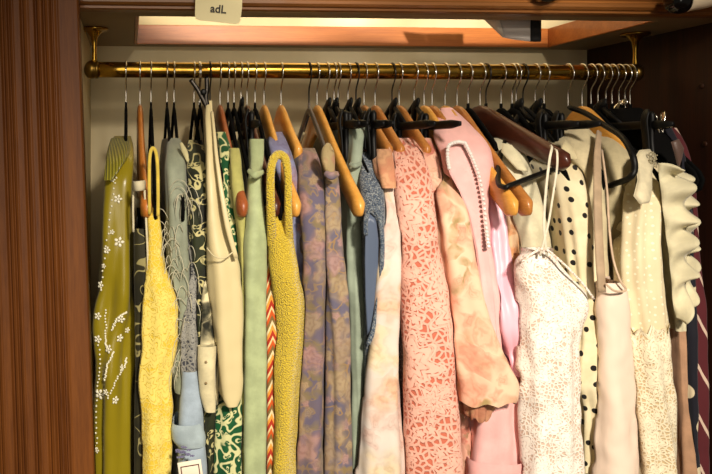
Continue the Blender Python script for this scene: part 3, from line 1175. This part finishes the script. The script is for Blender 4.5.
# ------------------------------------------------------------------ mauve florals to tweed
hanger(281, 'wood_short', 'light wooden hanger standing over the first mauve floral dress', 'wood_light')
g = garment('mauve_dress', 'dusky mauve dress with tan flowers, the left one of two mauve dresses', 'dress', 281)
mv = [(162, 138, 106), (164, 128, 122), (148, 128, 106)]
drape('dress_body', [(148, 301, 314, -.08), (160, 299, 320, -.13), (180, 299, 325, -.17), (210, 300, 329, -.195), (260, 303, 330, -.205), (330, 300, 329, -.205), (400, 297, 327, -.205), (474, 295, 326, -.205)], 281,
      floral('mauve_print', (106, 94, 104), mv, (124, 108, 78), 21, 1, .47, (98, 90, 110), scroll=(134, 112, 92)), g, .004, .03, 16, slot=.0045, sharp=.3)
hanger(309, 'velvet', 'grey plastic hanger with a dark hook left of the light hanger with trouser bar', 'grey_plastic', 'gunmetal')
g = garment('tie_dress', 'mauve and slate floral dress with a knotted tie at its neck', 'dress', 309)
mv2 = floral('mauve_slate_print', (102, 96, 114), [(168, 146, 114), (170, 136, 130), (158, 136, 112)], (136, 116, 80), 22, 5, .46, (112, 100, 100), scroll=(150, 120, 84))
drape('dress_body', [(176, 326, 337, -.165), (190, 324, 339, -.185), (215, 322.5, 342, -.2), (250, 324, 345.5, -.207), (300, 326, 349, -.21), (380, 327, 351, -.21), (474, 326, 353, -.21)], 309, mv2, g, .004, .024, 17, slot=.0045, sharp=.4, onset=.1)
tie = floral('tie_print', (160, 140, 100), [(188, 168, 120), (170, 120, 100)], (120, 100, 66), 26, 2, .4)
ribbon('tie_loop', [(327, 147, -.175), (327.5, 152, -.186), (328, 160, -.19), (329.5, 169, -.19), (331, 177, -.19)], [.008, .016, .0185, .017, .0125, .0095], .013, tie, g, 24, 14)
ribbon('tie_knot', [(326.5, 174, -.196), (331, 176, -.202), (336, 174, -.196)], [.008, .011, .008], .01, mv2, g, 12, 12)
hanger(317, 'wood', 'light wooden hanger with a trouser bar, its tip in front of the pale sea-green dress', 'wood_light', bar=True)
hanger(327, 'clip', 'black clip hanger gripping the pale sea-green dress', clipy=-.10)
g = garment('sea_green_dress', 'pale sea-green dress with pocket slit beside the blue tweed', 'dress', 327)
sg = fabric('sea_green_cloth', (152, 164, 144), .65)
drape('dress_body', [(126, 351, 364, -.1), (145, 351, 362, -.125), (163, 349.5, 361, -.13), (180, 347, 364, -.14), (215, 346, 364, -.15), (260, 346, 364.5, -.165), (310, 349, 365, -.178), (474, 352, 364, -.185)], 327, sg, g, .0028, .016, 18, slot=.0035, sharp=.4)
ribbon('waist_tie', [(350, 164, -.138), (355, 166, -.146), (361, 163.5, -.138)], .006, .004, sg, g, 10)
hanger(334, 'clip', 'black clip hanger just left of the blue tweed top', clipy=-.08)
hanger(338, 'velvet', 'slim black hanger carrying the blue tweed top')
g = garment('tweed_top', 'blue speckled tweed sleeveless top with a slate lining in the open armhole', 'top', 338)
tw = tweed('blue_tweed', [(58, 72, 92), (112, 122, 134), (84, 98, 116), (160, 164, 162), (44, 54, 70)], 900)
body = drape('top_body', [(152, 360, 370, -.1), (170, 360, 377, -.145), (195, 361.5, 384, -.18), (222, 364, 386.5, -.19), (270, 365, 386, -.193), (310, 365, 382, -.193), (340, 364.5, 377, -.193), (400, 363, 372, -.19), (474, 362, 370, -.185)], 338, tw, g, .001, .03, 19, slot=.0035)
lin_m = satin('slate_lining', (84, 96, 118), .4)
patch('lining', [(366, 222, -.2), (370, 214, -.199), (376, 219, -.199), (378.5, 240, -.199), (378, 275, -.199), (374.5, 305, -.2), (370.5, 330, -.2), (367.5, 335, -.2), (366, 300, -.201), (365.3, 260, -.201)], lin_m, g, .002, -.0012)
ribbon('armhole_trim', [(365.5, 235, -.2), (366, 218, -.201), (370.5, 209, -.203), (378, 214, -.204), (382, 235, -.203), (381.5, 270, -.203), (377.5, 305, -.203), (372.5, 332, -.203), (368, 344, -.203)], .0062, .005, tw, g, 40)
hanger(348, 'clip', 'black clip hanger over the peach and cream chiffon dress', clipy=-.12)
g = garment('chiffon_dress', 'cream chiffon dress with blurred peach flowers and a peach cap sleeve', 'dress', 348)
ch = floral('blurred_peach_print', (216, 204, 194), [(222, 180, 146), (226, 204, 166), (212, 180, 166)], (218, 204, 192), 13, 2, .5, (222, 210, 198), n=4, warp=.05, soft=.6)
drape('dress_body', [(152, 380, 392, -.1), (170, 379, 395, -.14), (195, 382, 397, -.17), (230, 381, 400, -.195), (290, 375, 402, -.21), (340, 369, 402, -.21), (380, 362, 403, -.21), (420, 359, 405.5, -.21), (474, 356, 410, -.21)], 348, ch, g, .0035, .034, 20, slot=.004)
ps = floral('peach_sleeve_print', (196, 132, 100), [(178, 96, 70), (210, 160, 120)], (170, 120, 80), 24, 3, .4)
drape('cap_sleeve', [(149, 377, 391, -.115), (160, 376.5, 393, -.15), (175, 378, 395, -.178), (188, 381.5, 395, -.18)], 348, ps, g, .001, .02, 20, slot=.006, back=(-.08, 362, .008))
hanger(356, 'clip', 'black clip hanger with a dark hook left of two mid brown hangers', None, 'gunmetal', clipy=-.06)
g = garment('spotted_dress', 'greyish mauve dress with tiny pale dots, a thin strip left of the coral lace', 'dress', 356)
drape('dress_body', [(190, 396, 400.5, -.15), (260, 400.5, 404, -.18), (330, 402, 406.5, -.185), (400, 403.5, 408, -.185), (474, 407, 411, -.185)], 356, dots('mauve_pin_dot', (128, 106, 100), (214, 200, 190), 130, .12), g, .001, .02, 21, slot=.0035)
hanger(364, 'wood_short', 'mid brown wooden hanger left of the coral lace dress hanger', 'wood_mid')

# ------------------------------------------------------------------ coral, peach, pink
hanger(375, 'wood_short', 'mid brown wooden hanger inside the coral lace dress', 'wood_mid')
g = garment('coral_lace_dress', 'coral pink dress of heavy open lace with flower motifs', 'dress', 375)
cl = lace('coral_lace', (242, 186, 166), (200, 108, 84), 15, 2, 120, bumpd=.004, r=.52, petals=8)
drape('dress_body', [(138, 394, 410, -.05), (148, 392, 419, -.09), (163, 393, 428, -.14), (185, 395, 435, -.18), (210, 397, 439, -.2), (260, 400, 445, -.21), (300, 403, 452, -.215), (350, 406, 458, -.22), (400, 408, 462, -.22), (474, 410, 467, -.22)], 375, cl, g, .002, .06, 22, slot=.005, crumple=.0025)
ribbon('hanging_loop', [(389, 140, -.06), (386, 152, -.09), (389, 160, -.1), (393, 150, -.08), (391, 140, -.06)], .005, .002, fabric('pale_loop', (190, 186, 150)), g, 20)
hanger(392, 'clip', 'black clip hanger with a dark hook above the coral lace dress', None, 'gunmetal', clipy=-.03)
g = garment('rose_print_blouse', 'pink and brown floral blouse clipped behind the coral lace dress', 'blouse', 392)
rp = floral('rose_brown_print', (222, 168, 146), [(190, 116, 98), (226, 184, 158)], (150, 116, 86), 26, 6, .42)
drape('blouse_body', [(138, 411, 432, -.07), (152, 413, 438, -.1), (175, 424, 442, -.13), (220, 432, 445, -.15), (300, 444, 452, -.16), (400, 452, 464, -.165), (474, 458, 476, -.165)], 392, rp, g, .002, .02, 23, slot=.004)
hanger(399, 'wood_short', 'mid brown wooden hanger just right of the dark-hooked clip hanger', 'wood_mid')
hanger(414, 'clip', 'black clip hanger whose large clip hangs in front of the light hanger', clipy=-.045)
g = garment('floral_blouse', 'peach floral blouse with a wide flared sleeve and ruffle', 'blouse', 414)
pf = floral('peach_print', (238, 194, 164), [(226, 156, 128), (232, 178, 148), (220, 150, 122)], (158, 134, 84), 15, 4, .46, (240, 204, 172), warp=.04, soft=.5)
drape('sleeve', [(168, 434, 450, -.1), (182, 436, 459, -.14), (205, 438, 467, -.18), (240, 441, 476, -.2), (300, 446, 487, -.21), (340, 451, 500, -.22), (368, 455, 514, -.225), (388, 457, 525, -.225), (400, 459, 523, -.225), (404, 461, 519, -.225)], 414, pf, g, .0035, .034, 24, slot=.004, hem=.003, crumple=.002)
ruf = floral('ruffle_print', (196, 144, 110), [(170, 110, 84)], (150, 120, 80), 20, 9, .4)
drape('ruffle', [(396, 464, 500, -.205), (405, 463, 497, -.21), (413, 465, 494, -.21), (419, 468, 489, -.21)], 414, ruf, g, .005, .014, 25, slot=.005, back=(-.14, 440, .01), onset=.05, extend=False, hem=.003)
hanger(424, 'wood_short', 'light wooden hanger seen behind the large black clip', 'wood_light')
hanger(432, 'wood_short', 'mid brown wooden hanger left of the pink jewelled dress', 'wood_mid')
hanger(445, 'wood', 'light wooden hanger inside the pink jewelled dress, left of two close tips', 'wood_light')
g = garment('jewelled_dress', 'pink wool dress with a pointed collar edged in crystals', 'dress', 445)
pk = fabric('pink_wool', (242, 186, 182), .85, wb=.35, var=.06)
drape('dress_body', [(108, 441, 451, -.02), (119, 438, 466, -.05), (134, 438.5, 483, -.1), (155, 446, 497, -.142), (172, 450, 499, -.156), (186, 455, 494, -.158), (205, 460, 489, -.158), (240, 466, 491, -.165), (300, 478, 498, -.185), (350, 483, 506, -.19), (395, 480, 527, -.19), (430, 476, 528, -.19), (474, 470, 529, -.19)], 445, pk, g, .004, .035, 26, slot=.004, crumple=.003)
col = [(447.5, 145, -.135), (456, 142, -.138), (464, 143.5, -.14), (470, 158, -.148), (477, 176, -.158), (481.5, 200, -.168), (484, 226, -.178), (489, 262, -.188), (494, 300, -.194), (498, 345, -.199), (488, 345, -.199), (484, 300, -.196), (477, 250, -.19), (469.5, 215, -.182), (461, 192, -.172), (451, 174, -.158), (447, 160, -.145)]
patch('collar', col, pk, g, .004, .001)
cry = M('crystal', .12, 0, 1.0)
cry.color(lin((225, 220, 214)))
gem = lathe([(.0002, .0028), (.0018, .0022), (.003, .0004), (.0022, -.001)], 7)
for path, n in (([(448, 168, -.158), (446.5, 158, -.148), (447.5, 146, -.142), (456, 142, -.145), (463.5, 143, -.147)], 15), ([(464, 143.5, -.148), (471, 158, -.155), (477.5, 176, -.165), (482, 200, -.175), (484.5, 226, -.185), (487, 246, -.192)], 27)):
    for q in smooth_path(path, n):
        o = obj('crystal', gem, cry.m, g, False)
        o.location = at(*q) + Vector((0, -.004, 0)) - g.location
        o.rotation_euler = (math.pi / 2, random.uniform(0, 3), 0)
drape('skirt_hem_band', [(462, 474, 529, -.197), (468, 472, 529.5, -.197), (520, 470, 530, -.197)], 445, pk, g, .001, .04, 26, slot=.005, back=(-.1, 462, .01), extend=False)
hanger(457, 'wood', 'mid brown wooden hanger carrying the lilac top, the rightmost of two close tips', 'wood_mid')
g = garment('lilac_top', 'lilac pink satin top with a bunched sleeve', 'top', 452)
li = satin('lilac_satin', (236, 184, 200), .4)
drape('sleeve', [(185, 484, 497, -.13), (205, 486, 504, -.14), (235, 488, 510, -.155), (270, 491, 514, -.17), (292, 493, 518, -.185), (308, 494, 524, -.195), (328, 496, 527.5, -.198), (345, 502, 527, -.192), (352, 506, 524.5, -.186), (362, 508, 527, -.19), (372, 513, 526, -.19), (378, 517, 523, -.19)], 452, li, g, .0035, .017, 27, slot=.003, crumple=.005, hem=.003, sharp=.4)
g = garment('orange_print_dress', 'cream dress with orange flowers and a bright purple hem, seen right of the lilac top', 'dress', 464)
hanger(468, 'velvet_short', 'slim black hanger between the last light wooden and the dark brown hanger')
drape('dress_body', [(195, 504, 511, -.11), (230, 506, 516, -.135), (270, 508, 520, -.15), (330, 512, 525, -.165), (422, 514, 528, -.17)], 464, floral('orange_print', (230, 196, 156), [(218, 150, 96), (232, 204, 168)], (180, 110, 70), 22, 7, .48), g, .0015, .02, 28, slot=.0035)
drape('hem', [(420, 514, 528, -.171), (440, 515, 528, -.172), (474, 516, 528, -.172)], 464, floral('purple_print', (206, 120, 150), [(70, 74, 150), (190, 70, 130), (220, 160, 60)], (90, 60, 130), 34, 1, .5), g, .0015, .02, 28, slot=.0035)

# ------------------------------------------------------------------ whites
hanger(480, 'wood_flat', 'dark brown wooden hanger, the largest, with thin white straps over its tip', 'wood_dark', rz=math.radians(5.5))
g = garment('slip_dress', 'white lace slip dress with thin straps hung on the dark brown hanger', 'dress', 480)
wl = lace('white_lace', (250, 244, 232), (218, 190, 168), 27, 3, 200, bumpd=.004, r=.54, fill=.8)
drape('dress_body', [(251, 541, 550, -.212), (256, 524, 556, -.215), (266, 521, 564, -.218), (282, 521, 581, -.22), (297, 521.5, 594, -.22), (308, 522, 594, -.22), (325, 522.5, 588, -.22), (350, 523.5, 585, -.22), (390, 525, 585, -.22), (474, 527, 588, -.22)], 480, wl, g, .004, .034, 29, crumple=.003, back=(-.165, 535, .02), onset=.15)
wst = fabric('white_strap', (232, 224, 200), .6)
ribbon('strap', [(547, 256, -.224), (544, 225, -.222), (546, 190, -.22), (549.5, 160, -.212), (552, 147, -.2), (550, 146, -.19)], .0036, .0016, wst, g, 30)
ribbon('strap', [(540, 256, -.224), (548, 225, -.222), (553, 195, -.218), (557, 168, -.205), (557, 152, -.195), (555, 149, -.188)], .003, .0016, wst, g, 30)
ribbon('scalloped_edge', [(522, 262, -.222), (533, 253, -.224), (544, 249, -.226), (556, 257, -.228), (570, 270, -.23), (583, 284, -.228), (594, 299, -.225)], .003, .002, wl, g, 40)
hanger(501, 'velvet_short', 'slim black hanger right of the dark brown wooden hanger')
g = garment('sheer_blouse', 'ivory sheer blouse with a soft collar behind the lace slip dress', 'blouse', 495)
sb = fabric('ivory_sheer', (220, 212, 180), .6)
drape('blouse_body', [(138, 495, 516, -.06), (146, 492, 522, -.09), (162, 497, 531, -.12), (192, 508, 541, -.14), (230, 517, 549, -.15), (280, 522, 556, -.152), (474, 530, 570, -.152)], 495, sb, g, .003, .03, 30, slot=.004)
patch('collar', [(503, 143, -0.117), (512, 145, -0.122), (520, 156, -0.132), (528, 172, -0.144), (518, 170, -0.140), (509, 160, -0.132), (502, 152, -0.122)], fabric('ivory_collar', (216, 207, 172), .6), g, .002, .001)
hanger(486, 'velvet_short', 'slim black hanger with a dark hook, hidden behind the dark brown wooden hanger', None, 'gunmetal')
hanger(512, 'velvet', 'slim black hanger holding the polka-dot blouse')
g = garment('polka_dot_blouse', 'cream blouse with black polka dots and a gathered sleeve', 'blouse', 512)
pd = dots('cream_black_dot', (232, 220, 184), (22, 18, 16), 46, .17, rand=.6, bg2=(218, 204, 166))
drape('blouse_body', [(150, 556, 566, -.08), (162, 554, 578, -.12), (180, 557, 586, -.155), (205, 562, 592, -.18), (240, 567, 596, -.19), (290, 573, 600, -.195), (340, 577, 602, -.195), (368, 574, 602, -.2), (384, 573.5, 601, -.2), (396, 578, 599, -.195), (410, 582, 598, -.19), (474, 583, 599, -.185)], 512, pd, g, .0042, .017, 31, slot=.004, sharp=.5)
patch('collar', [(560, 152, -.135), (566, 140, -.12), (573, 148, -.13), (578, 160, -.142), (566, 158, -.14)], fabric('cream_collar', (210, 196, 156), .7), g, .002, .001)
hanger(516, 'clip', 'black clip hanger beside the grey-hooked hanger', clipy=-.08)
t = thing('clothes_hanger', 'black tubular hanger turned sideways, its bar crossing the ivory sheer blouse', 'hanger', (at(523, 71, 0).x, 0, RZ), 'hangers on the brass rail')
obj('hook', with_mat('hook', 'gunmetal'), MAT['gunmetal'], t)
lp = [(523, 107, 0), (534, 116, -.02), (552, 138, -.06), (567, 158, -.1), (569, 163, -.112), (563, 166, -.12), (540, 174, -.16), (512, 184.5, -.195), (504, 187, -.195), (498, 180, -.17), (502, 150, -.09), (518, 116, -.02), (523, 107, 0)]
obj('tube', sweep(smooth_path([tuple(at(*p)) for p in lp], 70), .0036, .0036, m=12, offset=t.location), MAT['black_plastic'], t)
g = garment('cream_jacket', 'cream jacket shoulder showing between the dotted blouse and blush camisole', 'jacket', 528)
drape('jacket_body', [(128, 572, 588, -.075), (136, 569, 597, -.1), (150, 570, 601, -.13), (170, 578, 603, -.145), (220, 588, 605, -.155), (300, 594, 607, -.16), (474, 596, 608, -.16)], 528, fabric('cream_wool', (212, 198, 160), .85), g, .001, .03, 32, slot=.004)
hanger(535, 'clip', 'black clip hanger with a big rounded clip over the cream jacket', clipy=-.07)
hanger(544, 'velvet', 'slim black hanger carrying the blush satin camisole')
g = garment('satin_camisole', 'blush satin slip dress with wide taupe strap', 'dress', 544)
bl = satin('blush_satin', (242, 218, 198), .4)
drape('dress_body', [(282, 600, 618, -.213), (288, 600, 626, -.215), (300, 598.5, 629, -.215), (350, 597, 635, -.215), (400, 597, 640, -.215), (440, 597, 643, -.215), (474, 598, 646, -.215)], 544, bl, g, .004, .05, 33, slot=.004, crumple=.003)
ribbon('strap', [(599, 132, -.12), (597.5, 155, -.155), (597.5, 190, -.185), (598.5, 230, -.205), (600, 262, -.215), (602, 292, -.22)], [.008, .0115, .012, .012, .012, .011], .004, fabric('taupe_strap', (184, 158, 128), .6), g, 30)
ribbon('thin_strap', [(602, 150, -.14), (607, 190, -.185), (609, 225, -.2), (613, 258, -.215), (620, 280, -.222), (626, 290, -.222), (615, 291, -.228), (606, 284, -.226)], .0028, .002, fabric('blush_binding', (214, 186, 156), .6), g, 40)
t = thing('clothes_hanger', 'thick black tubular hanger with a rounded end, loop showing over the cream knit top', 'hanger', (at(568, 71, 0).x, 0, RZ), 'hangers on the brass rail')
obj('hook', with_mat('hook', 'chrome'), MAT['chrome'], t)
lp = [(568, 107, 0), (585, 113, -.03), (604, 125, -.09), (622, 137, -.15), (632.5, 155, -.185), (634.5, 170, -.19), (629, 178, -.185), (617, 183, -.15), (604, 187, -.11), (585, 186, -.05)]
obj('tube', sweep(smooth_path([tuple(at(*p)) for p in lp], 50), .0042, .0042, m=12, offset=t.location), MAT['black_plastic'], t)
g = garment('cream_knit_top', 'cream top gathered inside the black tubular hanger loop', 'top', 568)
drape('top_body', [(132, 604, 616, -.055), (142, 604, 625, -.09), (160, 606, 631, -.12), (185, 608, 634, -.14), (230, 611, 640, -.15), (300, 618, 646, -.155), (474, 630, 652, -.155)], 568, fabric('cream_knit', (198, 184, 146), .8), g, .0035, .02, 34, slot=.004, crumple=.003)
hanger(582, 'wood_short', 'light wooden hanger at the dark end of the rail', 'wood_light')
hanger(591, 'velvet', 'slim black hanger holding the ivory dotted chiffon dress')
g = garment('dotted_chiffon_dress', 'ivory chiffon dress with tiny dots above a lace skirt', 'dress', 591)
dc_ = dots('ivory_pin_dot', (228, 214, 176), (242, 234, 206), 95, .15, .6, bg2=(222, 206, 168))
drape('dress_body', [(150, 640, 654, -.08), (160, 634, 658, -.12), (180, 632, 661, -.155), (205, 630, 663, -.18), (235, 627, 665, -.195), (275, 625, 668, -.205), (320, 628, 672, -.205), (350, 632, 674, -.205)], 591, dc_, g, .0045, .024, 35, slot=.0045)
il = lace('ivory_lace', (242, 230, 200), (206, 180, 138), 26, 6, 200, bumpd=.004, fill=.75)
drape('lace_skirt', [(328, 629, 673, -.207), (345, 631, 675, -.21), (380, 635, 677, -.212), (430, 641, 679, -.212), (474, 645, 681, -.212)], 591, il, g, .004, .03, 35, slot=.005, onset=.01, crumple=.002, tophem=.006)
patch('folded_collar', [(636, 158, -.165), (641, 150, -.155), (650, 149, -.15), (655, 156, -.155), (651, 170, -.17), (651, 190, -.19), (649, 203, -.2), (641, 204, -.205), (635, 196, -.2), (639, 180, -.19)], fabric('ivory_collar_cloth', (226, 214, 180), .7), g, .003, .004)
mes = []
for i in range(60):
    a = rnd.uniform(0, 6.28)
    q = at(653 + rnd.uniform(-4, 4), 157 + rnd.uniform(-5, 11), -.17)
    mes.append(move(lathe([(.0003, -.0012), (.0012, 0), (.0003, .0012)], 6), q - g.location))
obj('bead_collar', merge(*mes), plain('grey_bead', (150, 140, 112), .3), g)
hanger(598, 'clip', 'black clip hanger over the ruffled ivory blouse', clipy=-.12)
g = garment('ruffled_blouse', 'ivory blouse with a cascade of ruffles, at the right of the whites', 'blouse', 601)
rb = fabric('ivory_ruffle', (226, 216, 180), .75)
drape('blouse_body', [(160, 655, 672, -.1), (175, 657, 682, -.14), (200, 660, 684, -.165), (235, 664, 684, -.175), (290, 670, 684, -.18), (330, 674, 684, -.18)], 601, rb, g, .003, .02, 36, slot=.0035)
for i, (yo, sh, wl_, amp_) in enumerate(((-.165, 0, .034, .011), (-.185, -3, .041, .014))):
    path = smooth_path([(661 + sh, 163), (664 + sh, 190), (668 + sh, 225), (673 + sh, 265), (676 + sh, 300), (678 + sh, 318)], 90)
    outer = smooth_path([(678 + sh, 163), (689 + sh, 182), (692 + sh, 215), (692 + sh, 250), (692 + sh, 285), (684 + sh, 318)], 90)
    v, f, uv = [], [], []
    n2 = 7
    for a, (p_, q_) in enumerate(zip(path, outer)):
        A, B = at(p_[0], p_[1], yo), at(q_[0], q_[1], yo)
        zz2 = A.z
        ph = 2 * math.pi * (zz2 + .006 * mnoise.noise((zz2 * 40, i, 0))) / wl_ + i
        for b_ in range(n2):
            h = b_ / (n2 - 1)
            p = A.lerp(B, h) + Vector((.0035 * h * math.sin(ph * 1.0 + 1.2), amp_ * h * math.sin(ph) - .006 * h, -.007 * h * h + .004 * h * math.cos(ph * .5)))
            v.append(p - g.location)
            uv.append((h * .02, zz2))
    for a in range(90):
        for b_ in range(n2 - 1):
            f.append((a * n2 + b_, (a + 1) * n2 + b_, (a + 1) * n2 + b_ + 1, a * n2 + b_ + 1))
    o = obj('ruffle', mesh('ruffle', v, f, uv), rb, g)
    md = o.modifiers.new('thickness', 'SOLIDIFY')
    md.thickness = .0012
hanger(606, 'velvet', 'slim black hanger with the widest hook near the right bracket')
g = garment('tan_dress', 'thin tan dress strip with a flared blush hem at the right', 'dress', 606)
drape('dress_body', [(190, 664, 671, -.13), (250, 668, 676, -.15), (330, 675, 682, -.16), (405, 679, 685, -.165), (425, 680, 688, -.165), (450, 681, 694, -.165), (474, 681, 698, -.165)], 606, fabric('tan_chiffon', (186, 144, 112), .6), g, .002, .016, 37, slot=.0035)

# ------------------------------------------------------------------ dark end
hanger(612, 'velvet', 'slim black hanger holding the plain black shirt')
g = garment('black_shirt', 'plain black shirt in the shade at the right end of the rail', 'shirt', 612)
drape('shirt_body', [(108, 622, 640, -.03), (116, 622, 655, -.06), (135, 640, 672, -.1), (160, 655, 684, -.13), (230, 668, 690, -.14), (474, 684, 694, -.14)], 612, plain('black_cotton', (8, 7, 7), .9, 0, .1), g, .003, .03, 38, slot=.0025)
hanger(619, 'metal', 'silver clip hanger near the right bracket, its clip showing over the black shirt', clipy=-.09)
g = garment('navy_dress', 'navy dress with large cream dots at the right end', 'dress', 619)
drape('dress_body', [(125, 655, 668, -.09), (160, 668, 684, -.13), (250, 678, 690, -.15), (300, 681, 694, -.16), (340, 682.5, 695, -.165), (474, 687, 698, -.165)], 619, dots('navy_cream_dot', (22, 22, 32), (214, 198, 164), 22, .21, rand=.8), g, .002, .02, 39, slot=.0025)
hanger(625, 'velvet', 'slim black hanger last but one before the right bracket')
hanger(630, 'velvet', 'slim black hanger closest to the right bracket')
g = garment('striped_dress', 'burgundy dress with white diagonal stripes, last on the rail', 'dress', 629)
drape('dress_body', [(128, 664, 674, -.08), (150, 674, 686, -.11), (200, 684, 694, -.13), (280, 689, 700, -.15), (320, 691, 704, -.155), (380, 692, 706, -.155), (474, 695, 706, -.15)], 629, bands('burgundy_stripe', [(0, (84, 28, 34)), (.88, (206, 180, 160))], 14, 0, 60, slope=26), g, .0015, .02, 40, slot=.0025)
patch('sheer_tie', [(672, 142, -.17), (679, 139, -.17), (684, 148, -.17), (682, 158, -.17), (679, 168, -.17), (675, 152, -.17)], fabric('grey_sheer_tie', (96, 74, 66), .4), g, .002, .001)

# ------------------------------------------------------------------ shelf items
tagp = at(219, 0, YF - .03)
t = thing('shelf_label', 'cream card label lettered adL hanging over the shelf edge', 'label', tuple(tagp))
c = [(196, -16), (242.5, -16), (242, 8), (240.5, 20), (239, 23.2), (236, 24), (218, 22), (199, 20), (195.6, 18.5), (195, 15), (195.4, 0)]
P = [at(x, y, YF - .03) - tagp for x, y in c]
v = [p + Vector((0, 0, 0)) for p in P] + [p + Vector((0, .0012, 0)) for p in P]
n = len(P)
obj('card', mesh('card', v, [tuple(range(n)), tuple(range(2 * n - 1, n - 1, -1))] + [(i, n + i, n + (i + 1) % n, (i + 1) % n) for i in range(n)]), plain('label_card', (228, 214, 164), .6), t, False)
cu = bpy.data.curves.new('lettering', 'FONT')
cu.body = 'adL'
cu.size = .0147
cu.extrude = .0002
cu.offset = .00028
cu.align_x = 'CENTER'
cu.materials.append(plain('label_ink', (34, 26, 20), .6))
tmp = bpy.data.objects.new('lettering', cu)
COL.objects.link(tmp)
dg = bpy.context.evaluated_depsgraph_get()
o = link(bpy.data.objects.new('lettering', bpy.data.meshes.new_from_object(tmp.evaluated_get(dg))), t)
bpy.data.objects.remove(tmp)
o.name = 'lettering'
o.location = at(218, 12.6, YF - .0312) - tagp
o.rotation_euler = (math.pi / 2, math.radians(5), 0)

# grey knit hanging down through the opening of the shelf
y0 = -.085
g = thing('grey_cardigan', 'grey ribbed knit with a black band hanging through the shelf opening', 'knitwear', tuple(at(515, 10, y0)))
k = M('grey_rib', .85, 0, .2, .2)
s_ = k.n('SeparateXYZ')
k.set(s_.inputs[0], k.uv())
st = k.math('SINE', k.math('MULTIPLY', s_.outputs[1], 3200))
k.color(k.mix(k.step(st, -1, 1), lin((168, 160, 154)), lin((205, 198, 192))))
k.bump(st, .4, .001)


def sheet(pts, y, th=.004):
    return prism([at(a, b, y + (c if len(q) > 2 else 0)) for q in pts for (a, b, c) in [(q + (0,))[:3]]], th, .001, g.location)


obj('folded_sleeve', sheet([(499, -12), (530, -12), (530.5, 18), (530.5, 41), (517, 39.5), (504, 37), (500, 22)], y0), k.m, g)
obj('fold', sheet([(470, -12, .01), (499, -12, -.001), (500, 22, -.001), (504, 37, -.002), (494, 27.5, .004), (484, 18, .012)], y0), plain('pale_grey_knit', (206, 196, 182), .85), g)
obj('ribbed_band', sheet([(530.3, -12), (541, -12), (541, 41.5), (536, 41.5), (530.3, 41.2)], y0), plain('black_rib', (18, 16, 16), .9), g)

# white and black item overhanging the shelf edge, and a small black one
g = thing('white_shoe', 'white shoe with a glossy black toe overhanging the shelf edge at the top right', 'shoe', tuple(at(690, 0, YF - .048)))
pts = [at(681, -2, YF - .048), at(690, -4, YF - .048), at(702, -6, YF - .048), at(716, -10, YF - .047), at(730, -12, YF - .046)]
obj('upper', sweep(smooth_path([tuple(p) for p in pts], 16), [.014, .016, .018, .019, .02, .021, .021, .021, .021, .021, .021, .021, .021, .021, .021, .02, .019], .02, (0, 1, 0), 18, 1, offset=g.location), plain('white_leather', (225, 205, 176), .45), g)
pts = [at(668, -1, YF - .05), at(673, 0, YF - .05), at(679, 1, YF - .05), at(685, 1, YF - .049)]
obj('toe_cap', sweep(smooth_path([tuple(p) for p in pts], 12), [.008, .011, .013, .0145, .0155, .016, .0165, .0165, .0165, .0165, .016, .0155, .015], [.007, .010, .013, .0145, .0155, .0163, .0168, .0168, .0168, .0168, .0165, .016, .0155], (0, 1, 0), 18, 1, offset=g.location), plain('black_patent', (10, 9, 9), .12, 0, .6), g)
g = thing('black_shoe', 'tip of a black shoe just showing over the top shelf edge', 'shoe', tuple(at(547, -4, YF - .03)))
pts = [at(538, -6, YF - .03), at(543, -3.5, YF - .034), at(549, -2.5, YF - .034), at(556, -5, YF - .03), at(566, -10, YF - .02)]
obj('toe', sweep(smooth_path([tuple(p) for p in pts], 14), .007, .006, (0, 1, 0), 14, offset=g.location), plain('black_leather', (12, 11, 11), .3), g)
